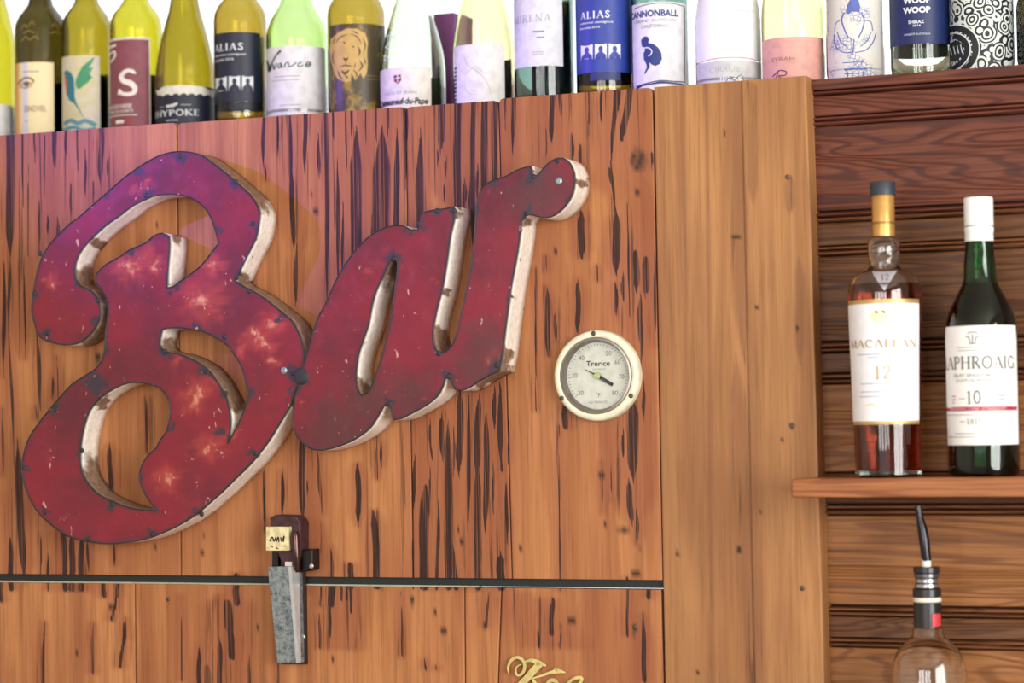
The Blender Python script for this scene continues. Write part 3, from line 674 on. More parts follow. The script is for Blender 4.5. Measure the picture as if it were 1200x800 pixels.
bevel(obj('housing', *prism([(316, 606), (323, 603), (347, 604), (352, 612), (352, 650), (346, 672), (334, 672), (316, 622)], -.022, None, .001), flat((70, 40, 44), .5, .2, .3), la), .002, 2)
tg = bevel(obj('name_tag', *prism([(311.5, 617), (338, 617), (338, 645), (311.5, 645)], -.030, None, -.021), flat((226, 214, 162), .5, 0, .2, 150), la), .0008)
V, F = [], []
for (pts, wd) in (([(316,634),(319,629),(321,634),(323,630)], 1.6), ([(323,629),(324,634),(326,629),(327,635)], 1.6), ([(329,629),(330,634),(333,628),(332,635)], 1.5), ([(317,640),(320,641)], 1.2), ([(330,640),(334,639)], 1.2), ([(323,641),(326,643)], 1.3)):
    v, f = ribbon(pts, wd, 1.0); k = len(V); V += v; F += [tuple(i+k for i in q) for q in f]
obj('lettering', [at(u, v, -.0303) for u, v in V], F, flat((62, 44, 40), .6), tg)
for x0, x1 in ((319, 326), (329, 335)): obj('prong', *prism([(x0, 643), (x1, 643), (x1, 664), (x0, 664)], -.02, None, -.004), blackm, la)
obj('spacer', *prism([(334, 658), (342, 658), (342, 665), (334, 665)], -.026, None, -.01), flat((214, 206, 200), .4), la)
a_, b_ = at(346, 622, -.027), at(348, 668, -.024)
obj('pin', *tube([a_, a_.lerp(b_, .12), a_.lerp(b_, .8), b_], [.003, .0052, .0046, .004], 14), flat((74, 52, 50), .18, .8), la, True)
bevel(obj('strike', *prism([(353, 644), (366.5, 643), (366.5, 668), (354, 670)], -.018, None, .001), blackm, la), .0015)
for u, v, y in ((352, 688, -.004), (355.5, 746, -.004), (365, 663, -.019)): screw_head(la, u, v, y, .003, 'rivet', flat((196, 188, 180), .3, .7))

# ------------------------------------------------------------------ brass script emblem
brass = flat((222, 206, 134), .32, .35, .15)
em = thing('script_emblem', at(640, 800, .002), 'gold script emblem starting with K on the lower door', 'emblem')
def emblem_letter(strokes):
    V, F = [], []
    for pts, wd in strokes:
        P = [(560+a/7.5, 740+b/7.5) for a, b in pts]
        v, f = ribbon(P, [x/7.5 for x in wd] if isinstance(wd, list) else wd/7.5, 1.0); n = len(v); k = len(V)
        V += [at(a, b, -.0035) for a, b in v]+[at(a, b, .002) for a, b in v]
        F += [tuple(i+k for i in q) for q in f]+[tuple(i+k+n for i in q) for q in f]
        m_ = n//2
        F += [(k+2*i, k+2*i+2, k+n+2*i+2, k+n+2*i) for i in range(m_-1)]+[(k+2*i+1, k+2*i+3, k+n+2*i+3, k+n+2*i+1) for i in range(m_-1)]
        F += [(k, k+1, k+n+1, k+n), (k+n-2, k+n-1, k+2*n-1, k+2*n-2)]
    return obj('letter', V, F, brass, em)
emblem_letter([([(272,365),(266,310),(295,250),(345,225),(392,245),(412,295),(398,355),(355,383),(332,350),(345,305),(385,285)], [10,20,26,28,28,26,26,22,18,14,8]),
               ([(415,262),(470,250),(540,275),(600,298)], [16,30,44,14]), ([(545,285),(490,340),(430,410),(370,470),(300,560),(240,600)], [60,62,60,56,50,20]),
               ([(470,412),(560,385),(640,358),(700,345),(770,358)], [12,20,26,40,10]), ([(672,322),(700,345)], [10,26]), ([(480,415),(540,500),(620,590),(690,600)], [20,40,44,16])])
emblem_letter([([(605,470),(635,430),(680,432),(700,480),(680,560),(630,590),(598,550),(605,470)], 34)])
emblem_letter([([(720,560),(770,480),(830,420),(885,402),(915,412),(895,455),(830,520),(780,580),(800,620),(860,600)], [16,22,26,28,26,24,28,34,28,14])])

# ------------------------------------------------------------------ bottles
def interp(tab, z):
    if z <= tab[0][1]: return tab[0][0]
    for (r0, z0), (r1, z1) in zip(tab[:-1], tab[1:]):
        if z <= z1: return r0+(r1-r0)*(z-z0)/(z1-z0 or 1)
    return tab[-1][0]
class Bottle:
    def __init__(s, name, u, v, y, zbase, prof, gm, label, group=None, thick=.0028, cat='bottle'):
        """u: pixel column of the axis at row v; prof: (half width px, row px) from bottom to top, the foot stands on zbase"""
        p = at(u, v, y); s.x, s.y = p.x, y
        s.px = FPX/(proj((p.x, y, p.z))[2])
        s.prof = []
        for hw, vv in prof:
            z = vv if vv is not None and vv < 10 else None
            if z is None:
                z = at(u+(vv-v)*.018, vv, y).z
            s.prof.append((hw/s.px, z))
        s.prof[0] = (s.prof[0][0], zbase)
        s.root = thing(name, (s.x, s.y, zbase), label, cat, group)
        d = Vector((CAM.x-s.x, CAM.y-s.y, 0)).normalized(); s.to = d; s.right = Vector((-d.y, d.x, 0))
        pr = s.prof
        z0 = pr[0][1]; full = [(.0005, z0+.004), (pr[0][0]*.72, z0+.0015), (pr[0][0]*.9, z0)]+[(pr[0][0], z0+.003)]+pr[1:]
        inner = [(max(r-thick, .0012), z+(.006 if i == 0 else 0)) for i, (r, z) in enumerate(pr)][::-1]
        inner[-1] = (pr[0][0]*.86-thick, z0+.008)
        s.inner = inner[::-1]
        s.glass = obj('glass', *lathe(full+inner+[(.0005, z0+.010)], (s.x, s.y, 0), 48), gm, s.root, True, 40)
    def z(s, v):
        u0, v0, w0 = proj((s.x, s.y, s.prof[0][1]))
        zz = at(u0, v, s.y).z
        for _ in range(2): zz = at(u0, v, s.y-interp(s.prof, zz)*.93).z
        return zz
    def pt(s, u, v, off=.0003):
        z = s.z(v); R = interp(s.prof, z); uc = proj((s.x, s.y, z))[0]
        a = math.asin(max(-.985, min(.985, (u-uc)/(R*s.px))))
        return s.polar(a, z, off)
    def ang(s, u, v):
        z = s.z(v); uc = proj((s.x, s.y, z))[0]
        return math.asin(max(-.985, min(.985, (u-uc)/(interp(s.prof, z)*s.px))))
    def polar(s, a, z, off=.0003):
        R = interp(s.prof, z)+off
        return Vector((s.x, s.y, z))+s.right*(R*math.sin(a))+s.to*(R*math.cos(a))
    def ring(s, z0, z1, a0, a1, mat, name, off=.0003, na=22, parent=None):
        nz = max(2, int((z1-z0)/.012))
        V = [s.polar(a0+(a1-a0)*i/na, z0+(z1-z0)*j/nz, off) for j in range(nz+1) for i in range(na+1)]
        F = [(j*(na+1)+i, j*(na+1)+i+1, (j+1)*(na+1)+i+1, (j+1)*(na+1)+i) for j in range(nz) for i in range(na)]
        return obj(name, V, F, mat, parent or s.root, True)
    def label(s, u0, u1, v0, v1, mat, name='label', wrap=.0, off=.0003):
        vm = (v0+v1)/2
        a0, a1 = s.ang(u0, vm)-wrap, s.ang(u1, vm)
        s.lab = s.ring(s.z(v1), s.z(v0), a0, a1, mat, name, off)
        return s.lab
    def back(s, v0, v1, mat, a0=1.9, a1=4.5):
        return s.ring(s.z(v1), s.z(v0), a0, a1, mat, 'back_label')
    def word(s, unit, u0, u1, v0, v1, mat, name='lettering', off=.00065, parent=None):
        V, F = unit; vm = (v0+v1)/2; a0, a1 = s.ang(u0, vm), s.ang(u1, vm); z0, z1 = s.z(v1), s.z(v0)
        return obj(name, [s.polar(a0+(a1-a0)*a, z0+(z1-z0)*b, off) for a, b in V], F, mat, parent or s.lab)
    def draw(s, polys, mat, name, off=.0006, parent=None):
        V, F = join(*polys)
        return tag(obj(name, [s.pt(u, v, off) for u, v in V], F, mat, parent or s.lab), kind='stuff' if name in ('small_print', 'rule', 'red_print', 'side_print') else None)
def poly(o, sp=2.5):
    P, T = fill(o, (), sp); return [tuple(p) for p in P], T
def lines(rows, wd=.9): return [ribbon([(a, v), (b, v)], wd, 2.5, smooth=False) for a, b, v in rows]

G_OLIVE = glass('olive_glass', (.34, .26, .012, 1)); G_DARK = glass('dark_olive_glass', (.05, .036, .005, 1)); G_YEL = glass('yellow_green_glass', (.58, .52, .025, 1))
G_GREEN = glass('leaf_green_glass', (.55, .76, .26, 1)); G_PALE = glass('pale_green_glass', (.82, .93, .76, 1)); G_AMB = glass('amber_olive_glass', (.44, .30, .03, 1))
G_CLEAR = glass('clear_glass', (.97, .98, .98, 1)); G_TEAL = glass('deep_teal_glass', (.20, .36, .30, 1)); G_STRAW = glass('straw_glass', (.90, .86, .52, 1)); G_BOTT = glass('bottle_green_glass', (.02, .20, .04, 1))
BACKP = flat((92, 88, 80), .7); FOIL = flat((26, 28, 40), .35, .3)
YROW = .30
GRP = 'wine bottles along the wall top'
WHITE, CREAM, NAVY, INK = flat((236, 234, 232), .55), flat((238, 214, 166), .55), flat((24, 28, 52), .5), flat((48, 50, 56), .6)
GREYI = flat((146, 144, 150), .6); PALEINK = flat((214, 220, 232), .6)

def wine(u, hw, style, gm, label, shoulder=28, foil=FOIL):
    """Bordeaux ('b'), Burgundy ('s' sloping) or straight ('t' tall) bottle standing on the ledge"""
    pu = at(u, 90, YROW); px = FPX/proj(pu)[2]; R = hw/px; H = .305
    zs = at(u, shoulder, YROW).z                       # height at which the body is at full width
    zt = ZDK+max(H, zs-ZDK+.12)
    if style == 'b':
        body = [(R, ZDK+.02), (R, zs), (R*.97, zs+.008), (R*.86, zs+.018), (R*.66, zs+.028), (R*.50, zs+.036), (R*.43, zs+.046), (R*.40, zs+.06)]
    elif style == 's':
        body = [(R, ZDK+.02), (R, zs), (R*.985, zs+.012), (R*.93, zs+.028), (R*.83, zs+.048), (R*.69, zs+.07), (R*.54, zs+.092), (R*.44, zs+.115), (R*.41, zs+.14)]
    elif style == 'm':
        body = [(R, ZDK+.02), (R, zs), (R*.965, zs+.008), (R*.87, zs+.019), (R*.73, zs+.03), (R*.59, zs+.04), (R*.49, zs+.05), (R*.44, zs+.065)]
    else:
        body = [(R, ZDK+.02), (R, zs), (R*.96, zs+.01), (R*.8, zs+.024), (R*.55, zs+.038), (R*.42, zs+.055)]
    zn = body[-1][1]; zt = max(zt, zn+.06)
    prof = [(R*.93, ZDK)]+body+[(R*.385, zt-.014), (R*.43, zt-.013), (R*.43, zt-.004), (R*.40, zt)]
    b = Bottle('wine_bottle', u, 90, YROW, ZDK, [(r*px, z) for r, z in prof], gm, label, GRP)
    rr = R*.44
    fz = max(zn+.01, zt-.065)
    obj('foil', *lathe([(R*.43+.0006, fz), (rr+.0006, zt-.02), (rr+.0012, zt-.012), (rr+.0012, zt), (rr*.8, zt+.0012)], (b.x, b.y, 0), 32), foil, b.root, True, 40)
    return b

# 1 half seen at the left edge
b = wine(-12, 31, 's', G_YEL, 'lime yellow wine bottle cut by the left picture edge', 66); b.label(-40, 12, 121, 164, WHITE); b.back(121, 165, BACKP)
# 2 cream label with an eye
b = wine(48, 30, 'b', G_DARK, 'dark olive bottle with cream eye label, second from left', 36)
t = NT('cream_label'); tx = t.n('ShaderNodeTexCoord'); sx = t.n('ShaderNodeSeparateXYZ'); t.link(tx.outputs['Generated'], sx.inputs[0])
st = t.math('MULTIPLY', t.step(sx.outputs[0], .30, .34), t.math('SUBTRACT', 1, t.step(sx.outputs[0], .46, .50)))
cc2 = t.mix(t.step(sx.outputs[0], .05, .35), lin(226, 160, 92), lin(244, 226, 180)); cc2 = t.mix(st, cc2, lin(214, 208, 230))
b.label(19, 63, 72, 160, t.out(cc2, .55)); b.back(92, 165, flat((40, 34, 26), .7))
sep_ = flat((120, 88, 70), .6)
b.draw([ribbon([(22, 96), (30, 90), (38, 92), (40, 96)], 2, 1.5), ribbon([(24, 99), (31, 95), (39, 98)], 1.2, 1.5), ribbon([(25, 100), (32, 102), (38, 99)], 1, 1.5), poly(ellipse(32, 97.5, 3, 3))], sep_, 'eye_drawing')
b.word(sans('EINOVEL'), 30, 54, 123, 130, sep_); b.draw(lines([(28, 46, 83), (30, 33, 141)], 1.2), GREYI, 'small_print')
b.draw([ribbon(p, 1.0, 1.5) for p in ([(26,33),(29,27),(33,32)],[(34,30),(38,24),(41,29)],[(26,46),(31,42),(36,46),(40,42),(46,46)],[(28,38),(34,35),(41,38)],[(60,30),(64,26),(68,31)],[(59,38),(66,35),(70,38)])], flat((150, 128, 60), .3), 'embossing', .0004, b.glass)
# 3 hummingbird
b = wine(102, 29, 'b', G_OLIVE, 'olive bottle with green hummingbird label', 34)
t = NT('painted_paper'); nz = t.noise(t.coord(), 42, 4, .6, .5); nz2 = t.noise(t.coord((1, 1, .7)), 30, 3)
cb = t.mix(t.step(nz, .35, .7), lin(214, 204, 190), lin(206, 196, 140)); cb = t.mix(t.math('MULTIPLY', t.step(nz2, .55, .75), .5), cb, lin(150, 180, 190))
b.label(73, 117, 64, 156, t.out(cb, .6)); b.back(82, 160, flat((34, 30, 22), .7))
b.draw([poly([(89,95),(92,86),(97,77),(104,71),(111,65),(108,73),(104,79),(109,78),(105,86),(108,90),(103,96),(97,101),(94,104),(90,102)])], flat((66, 150, 108), .6), 'wing')
b.draw([poly([(76,82),(79,80),(84,84),(87,91),(88,102),(88,112),(90,120),(98,136),(101,141),(96,134),(88,121),(82,116),(79,108),(78,96)])], flat((40, 122, 142), .6), 'bird_body')
b.draw([poly([(77,84),(80,92),(81,104),(79,110),(78,98)])], flat((190, 92, 66), .6), 'bird_breast', .0009)
b.draw([ribbon([(76,143),(84,140),(92,144),(100,141),(112,146)], 5, 2), ribbon([(74,151),(86,148),(98,152),(112,150)], 4, 2)], flat((92, 150, 172), .6), 'wave_print')
# 4 mauve S label
b = wine(160, 30.5, 'b', G_YEL, 'yellow olive bottle with mauve label bearing a white S', 32)
b.label(129, 176, 43, 151, flat((232, 222, 214), .55), 'label_border'); lb = b.lab
b.label(127, 174.5, 45.5, 148.5, flat((138, 72, 84), .55), off=.0006); b.back(82, 155, flat((30, 24, 20), .7))
for_s = flat((240, 232, 226), .5)
b.draw([ribbon([(157,85),(152,82),(146,84),(143,89),(146,94),(153,97),(158,102),(157,108),(150,110),(143,108),(141,104)], [3,4,5,5.5,6,6.5,6,5,4.5,4,3], 1.5), ribbon([(155,81),(159,86)], 2, 1), ribbon([(141,103),(140,110)], 2, 1)], for_s, 'monogram', .001)
b.word(sans('SANGIOVESE', .01), 129, 155, 121, 126, for_s, off=.001); b.word(sans('TERRE DI CHIETI', .01), 129, 156, 127.5, 131, for_s, off=.001)
b.draw(lines([(130, 161, 134)], 1), for_s, 'rule', .001); b.draw(lines([(137, 146, 141.5)], 4), for_s, 'small_print', .001); b.draw(lines([(147, 155, 141)], 5), flat((178, 50, 52), .5), 'red_stamp', .001)
b.draw([ribbon([(129.5,52),(137,51)], 3, 1.5), ribbon([(130,60),(135,58),(136,64),(131,70)], 2, 1.5)], for_s, 'ornament', .001)
# 5 torn-edge dark label
b = wine(217, 35, 's', G_OLIVE, 'sloping olive bottle whose dark label has a torn white top edge', 92)
b.label(183, 251, 100, 150, NAVY); b.back(125, 152, flat((40, 34, 26), .7))
ed = [(183,101),(196,99.5),(210,98.8),(224,99),(238,100),(251,102)]+[(251-i*3.1, 109+1.8*math.sin(i*2.1)+(i % 3)*.8) for i in range(22)]
b.draw([poly(ed, 3)], flat((232, 228, 216), .6), 'torn_edge')
b.word(serif('SHYPOKE', 1.3), 183, 233, 127.5, 135, flat((222, 224, 228), .5)); b.draw([poly([(195,122),(203,121),(208,119.5),(209,121.5),(204,124.5),(196,125)])], flat((222, 224, 228), .5), 'bird_mark')
b.draw(lines([(188, 193, 123.5), (212, 224, 122.3)], .9)+lines([(195, 209, 140)], 1.5), flat((170, 176, 190), .5), 'small_print')
# 6 and 12 the two bottles with the portrait labels
def portrait(b, u0, v0, lab_u0, lab_u1, lv0, lv1, ink, ground, k=1.0, sub=('cabernet sauvignon', 'australia 2016')):
    b.word(serif('ALIAS', 1.25, .16), u0, u0+34*k, v0, v0+9, ink)
    b.word(sans(sub[0], .01), u0, u0+37*k, v0+12, v0+15.5, ink); b.word(sans(sub[1], .01), u0, u0+22*k, v0+17.5, v0+20.5, ink)
    for i in range(3):
        a = u0+.5+i*15.6*k*1.02; w_ = 13.5*k; t0, t1 = v0+39, v0+56.5
        b.draw([poly(rect2(a, t0, a+w_, t1), 3)], ink, 'portrait_card')
        c = a+w_/2
        b.draw([poly(ellipse(c, t0+6.2, 2.6*k, 3.6, 12), 2), poly([(c-6.3*k,t1),(c-6*k,t1-4),(c-3*k,t1-7),(c-1.2*k,t1-9),(c+1.2*k,t1-9),(c+3*k,t1-7),(c+6*k,t1-4),(c+6.3*k,t1)], 2)], ground, 'portrait_silhouette', .0009)
PWH = flat((228, 232, 240), .5)
b = wine(282, 31, 'b', G_AMB, 'amber bottle with navy label of three portraits, left of the white script label', 24)
NV2 = flat((26, 30, 56), .45); b.label(249, 305, 37, 119, NV2); portrait(b, 253, 49.5, 0, 0, 0, 0, PWH, NV2, .95)
b.ring(b.z(129), b.z(119.5), b.ang(267, 124), b.ang(303, 124), flat((16, 18, 34), .45), 'label_step'); b.back(36, 129, flat((28, 30, 46), .6), 1.75, 4.4)
# 7 Vivance
b = wine(348, 35.5, 'm', G_GREEN, 'bright green bottle with white label in script lettering', 42)
b.label(312, 381, 53, 134, flat((232, 230, 234), .55)); b.back(60, 130, flat((206, 204, 200), .6), 2.3, 4.0)
S = 7.275; sc = lambda pts: [(300+a/S, 40+c/S) for a, c in pts]
b.draw([ribbon(sc([(100,195),(112,240),(118,290),(140,230),(180,165),(215,132)]), [1.6,2.4,2.6,1.6,2,3], 1.2), ribbon(sc([(140,240),(128,295)]), 1.5, 1.2), ribbon(sc([(152,240),(160,285),(182,235)]), 1.4, 1.2),
        ribbon(sc([(222,240),(200,245),(192,272),(205,280),(222,245),(222,276),(236,274)]), 1.4, 1.2), ribbon(sc([(246,278),(256,242),(280,240),(286,274),(318,262),(345,240)]), 1.3, 1.2),
        ribbon(sc([(390,242),(366,244),(356,268),(374,276),(404,258)]), 1.4, 1.2), ribbon(sc([(420,262),(452,250),(462,234),(436,238),(422,262),(436,276),(470,250)]), 1.4, 1.2)], flat((28, 70, 58), .5), 'lettering')
b.draw(lines([(322, 352, 88.5), (320, 352, 93)]+[(328, 352, 122.5), (320, 352, 127)], .7), GREYI, 'small_print')
# 8 lion
b = wine(418, 34, 'b', G_AMB, 'amber bottle with a tan lion face etched on it', 18)
t = NT('etched_olive'); n_ = t.noise(t.coord((1, 1, .8)), 38, 5, .65)
b.label(388, 452, 27, 136, t.out(t.mix(t.step(n_, .5, .62), lin(72, 60, 36), lin(150, 122, 34)), .4)); b.back(30, 134, flat((60, 52, 34), .6), 1.75, 4.5)
tan, dkb = flat((206, 168, 96), .5), flat((74, 60, 36), .5)
sl = lambda pts: [(300+a/7.275, 40+c/7.275) for a, c in pts]
b.draw([poly(sl([(640,20),(700,-20),(780,-55),(860,-50),(930,-10),(952,60),(945,150),(950,260),(942,330),(915,380),(890,330),(850,395),(815,330),(810,395),(770,410),(740,390),(700,370),(668,300),(645,200),(636,100)]))], tan, 'lion_head')
b.draw([ribbon(sl(p), wd, 1.5, taper=True) for p, wd in (([(690,60),(720,20),(790,-5)], 1.3),([(800,-5),(860,20),(900,80)], 1.3),([(745,60),(770,75)], 1.6),([(815,100),(845,112)], 1.6),([(748,195),(770,215),(790,196)], 3),([(770,215),(768,250)], 1.2),([(720,270),(765,262),(830,275)], 1.6),
  ([(735,300),(760,330),(800,300)], 3.2),([(870,100),(885,150),(870,190)], 2.2),([(905,20),(930,90),(915,160)], 1.5),([(880,220),(905,270),(870,320)], 1.8),([(670,120),(660,190),(680,260)], 1.4),([(705,300),(720,350),(750,380)], 1.6),([(830,300),(860,340),(850,380)], 1.6),([(760,345),(790,372)], 2),([(920,200),(935,260)], 1.4),([(820,-30),(880,0)], 1.4),([(680,20),(660,70)], 1.2),([(850,240),(840,290)], 1.2))], dkb, 'lion_features', .0009)
b.draw(lines([(424, 449, 121), (430, 449, 126), (428, 447, 88), (430, 448, 92)], .7), flat((150, 130, 80), .5), 'small_print')
# 9 Chateauneuf
b = wine(484.5, 38.5, 's', G_PALE, 'pale green bottle with embossed crest and red shield label', 84)
b.label(445, 505, 78, 132, flat((236, 230, 222), .55), wrap=.15); b.back(83, 134, flat((46, 66, 50), .6), 1.9, 4.2)
b.draw([poly([(462,87),(470,86.5),(471,93),(467,97.5),(462.5,94)])], flat((140, 40, 58), .5), 'shield'); b.draw([ribbon([(463,91),(470,90)], 1, 1), ribbon([(466.5,87),(466.5,96)], 1, 1)], WHITE, 'shield_cross', .0009)
b.word(sans('CLOS ST JEAN'), 452, 488, 106, 110.5, GREYI); b.word(sans('Chateauneuf-du-Pape', .03, .1), 440, 501, 114, 124, flat((40, 44, 50), .6))
crest = flat((236, 244, 232), .25)
sb = lambda pts: [(430+a/5.715, c/5.715) for a, c in pts]
b.draw([ribbon(sb(p), wd, 1.5) for p, wd in (([(120,215),(160,225),(210,255),(250,285)], 1.2),([(130,300),(165,250),(210,215),(240,200)], 1.2),([(230,250),(270,260),(290,280),(250,295),(230,280)], 1),([(125,290),(145,310),(165,300)], 1),([(180,100),(165,140),(185,170)], .9),([(210,110),(225,150)], .9),
  ([(112,355),(128,350),(120,385),(135,388)], 1.2),([(140,360),(155,385),(165,360),(178,386)], 1.2),([(190,362),(188,388),(205,385),(206,362)], 1.2),([(215,350),(240,352),(232,388)], 1.2),([(250,362),(246,386),(268,386),(270,362)], 1.2),([(280,364),(300,362),(292,388),(322,380)], 1.2))], crest, 'embossing', .0004, b.glass)
# 10 straw bottle, embossed swash
b = wine(567.5, 36.5, 's', G_STRAW, 'straw yellow bottle with plain white label and embossed swash', 62)
b.label(533, 591, 51, 126, flat((234, 232, 228), .6)); b.back(63, 130, flat((24, 40, 92), .6), 1.9, 4.3)
so_ = lambda pts: [(520+a/7.275, 20+c/7.275) for a, c in pts]
b.draw([ribbon(so_(p), wd, 1.5, taper=True) for p, wd in (([(180,325),(205,395),(260,440),(330,500),(380,580),(400,660)], 1.5),([(180,490),(215,455),(250,430)], 1.1),([(180,560),(190,610),(230,650),(290,655)], .9),([(250,400),(300,440),(370,490)], .9),([(230,625),(290,625)], .8))], flat((206, 204, 200), .6), 'swash')
b.draw([ribbon([(534.5, 75+i*4.6), (534.5, 78+i*4.6)], 2.2, 1.2, smooth=False) for i in range(11)], INK, 'side_print')
# 11 Mirena
b = wine(638, 35, 't', G_TEAL, 'teal bottle with white label ending high above blue glass', -4)
b.label(602, 659, -12, 77, flat((226, 226, 234), .55)); b.word(serif('MIRENA', .9, .1), 604, 646, 16, 25, flat((172, 170, 184), .6)); b.back(-8, 118, flat((30, 62, 128), .6), 1.8, 3.6)
b.draw(lines([(625, 638, 36.5)], 2)+lines([(629, 638, 43.5)], 1.6)+lines([(624, 637, 60.5), (624, 637, 63)], .7), GREYI, 'small_print')
# 12 navy portrait label; lens flare's blue tint is painted into its colours
b = wine(709, 33.5, 't', G_AMB, 'bottle with navy label of three portraits, flare blue painted in', -6)
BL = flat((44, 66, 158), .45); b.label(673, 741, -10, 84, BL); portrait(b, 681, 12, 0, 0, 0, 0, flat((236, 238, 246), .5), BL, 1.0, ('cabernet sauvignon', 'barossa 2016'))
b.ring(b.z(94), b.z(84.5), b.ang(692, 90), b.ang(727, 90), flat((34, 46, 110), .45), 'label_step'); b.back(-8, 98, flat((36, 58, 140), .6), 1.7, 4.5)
# 13 crouching figure
b = wine(774, 33, 't', G_TEAL, 'bottle with white label showing a crouching navy figure', -2)
b.label(742, 804, 2, 106, flat((236, 234, 238), .55)); b.back(8, 112, flat((36, 66, 150), .6), 1.8, 4.4)
BLU = flat((34, 58, 128), .5)
b.draw([ribbon([(743, 7), (757, 4.5), (775, 3.6), (790, 4), (801.5, 5.5), (801.7, 40), (801.8, 96)], 1, 2, smooth=False)], flat((120, 92, 118), .5), 'border')
b.word(sans('CANNONBALL', .035), 741, 794, 11, 19, BLU); b.word(sans('CABERNET SAUVIGNON'), 744, 791, 21.5, 25, GREYI); b.word(sans('CALIFORNIA'), 752, 783, 28, 32, GREYI)
sk = lambda pts: [(660+a/7.275, c/7.275) for a, c in pts]
b.draw([poly(sk([(668,330),(690,302),(722,305),(735,335),(728,360),(770,372),(810,405),(838,455),(842,505),(825,545),(790,562),(760,550),(735,525),(738,545),(742,570),(722,592),(700,628),(696,612),(716,570),(712,540),(692,500),(688,450),(700,420),(694,395),(675,385)]), 2)], BLU, 'crouching_figure')
b.draw([ribbon(sk([(690,400),(730,402),(758,430),(750,462),(728,472)]), 1.2, 1.2)], WHITE, 'arm_line', .0009)
b.draw([ribbon([(745, 103), (752, 99), (763, 98), (775, 96.5), (788, 97.5), (800, 98)], [3.5,2,1.6,2.4,2,1.5], 2), ribbon([(746, 99), (760, 96.5), (775, 94.5), (790, 95.5), (801, 95)], 1.2, 2)], flat((40, 48, 104), .5), 'wave_print')
# 14 clear bottle; the glare is painted into its extra-white upper label
b = wine(854, 38.5, 's', G_CLEAR, 'clear bottle with white upper label and grey lower label', 30, flat((232, 232, 236), .4))
b.label(816, 892, -6, 69, flat((250, 251, 254), .45, 0, .02)); b.label(817, 892, 71, 104, flat((214, 216, 216), .55)); b.word(sans('CIRRUS', .0, .1), 832, 866, 78, 84, flat((196, 190, 176), .6))
b.draw([ribbon([(818, 70.5), (840, 68), (866, 67.6), (891, 69.5)], 1.4, 2)], flat((216, 178, 156), .5), 'label_rim'); b.draw([ribbon([(850, 97), (856, 90), (862, 97)], 1.2, 1.5), ribbon([(860, 96), (868, 88), (872, 97)], 1.2, 1.5)], GREYI, 'flourish')
# 15 pink label
b = wine(930.5, 37, 's', G_STRAW, 'yellow green bottle with salmon pink label', 20)
b.label(894, 965, 43, 100, flat((232, 172, 158), .55)); b.back(46, 100, flat((120, 80, 70), .6), 2.0, 4.2); b.word(sans('SYRAH', .0), 905, 931, 66, 71, flat((176, 120, 124), .6))
b.draw([ribbon([(913, 81), (911, 88), (907, 93)], 1.2, 1.2), ribbon([(906, 88), (914, 82), (922, 84), (920, 88), (913, 88), (921, 94)], 1.3, 1.2)], flat((110, 44, 92), .5), 'lettering')
# 16 blue lacework
b = wine(1003, 34, 't', G_CLEAR, 'bottle with cream label of fine blue lacework', -8)
t = NT('blue_lacework'); vo = t.n('ShaderNodeTexVoronoi', feature='DISTANCE_TO_EDGE'); t.link(t.coord(), vo.inputs['Vector']); vo.inputs['Scale'].default_value = 240
lc = t.math('MULTIPLY', t.math('SUBTRACT', 1, t.step(vo.outputs['Distance'], .02, .16)), t.step(t.noise(t.coord(), 38, 3), .5, .62))
b.label(970, 1034, -10, 97, t.out(t.mix(t.math('MULTIPLY', lc, .8), lin(226, 222, 214), lin(88, 104, 176)), .55)); b.back(-10, 100, flat((200, 198, 196), .6), 1.9, 4.4)
LBL = flat((92, 110, 182), .55); sw = lambda pts: [(960+a/5, c/5) for a, c in pts]
b.draw([poly(sw([(165,30),(180,0),(195,-12),(215,-12),(230,0),(240,40),(235,75),(215,70),(195,68),(175,82),(160,75)]), 2.5)]+[ribbon(sw(p), wd, 1.5) for p, wd in (([(150,70),(135,110),(150,170),(170,215)], 1.5),([(245,75),(262,120),(250,180),(228,225)], 1.5),([(170,215),(190,235),(196,320)], 1),([(205,230),(200,310)], 1),([(90,190),(100,260),(140,300),(190,310)], 1.2),([(210,310),(270,295),(310,250),(330,190)], 1.2),([(110,180),(130,240),(160,270)], 1),([(240,275),(280,240),(300,190)], 1),([(150,405),(280,405)], 2),([(150,430),(280,430)], 1.2),([(160,405),(170,440),(150,470)], 1.5),([(265,405),(255,440),(280,470)], 1.5),([(140,365),(260,365)], 1),([(130,110),(100,130),(95,180)], 1),([(262,120),(300,130),(310,180)], 1))], LBL, 'lace_figure')
# 17 Woop Woop
b = wine(1080, 35.5, 't', G_PALE, 'pale green bottle with navy label in bold white capitals', -6)
WW = flat((22, 40, 96), .45); b.label(1044, 1114, -10, 51, WW, wrap=.2); b.back(-8, 65, flat((40, 62, 60), .6), 1.9, 4.4)
for v0 in (-4, 7.5): b.word(sans('WOOP', .05), 1059, 1090, v0, v0+7.8, PWH)
b.word(sans('SHIRAZ', .03), 1065, 1083, 23.5, 27.5, PWH); b.word(sans('2016', .02), 1070, 1079, 28.5, 31, PWH); b.word(sans('WINE OF AUSTRALIA'), 1060, 1090, 38.5, 41, PALEINK)
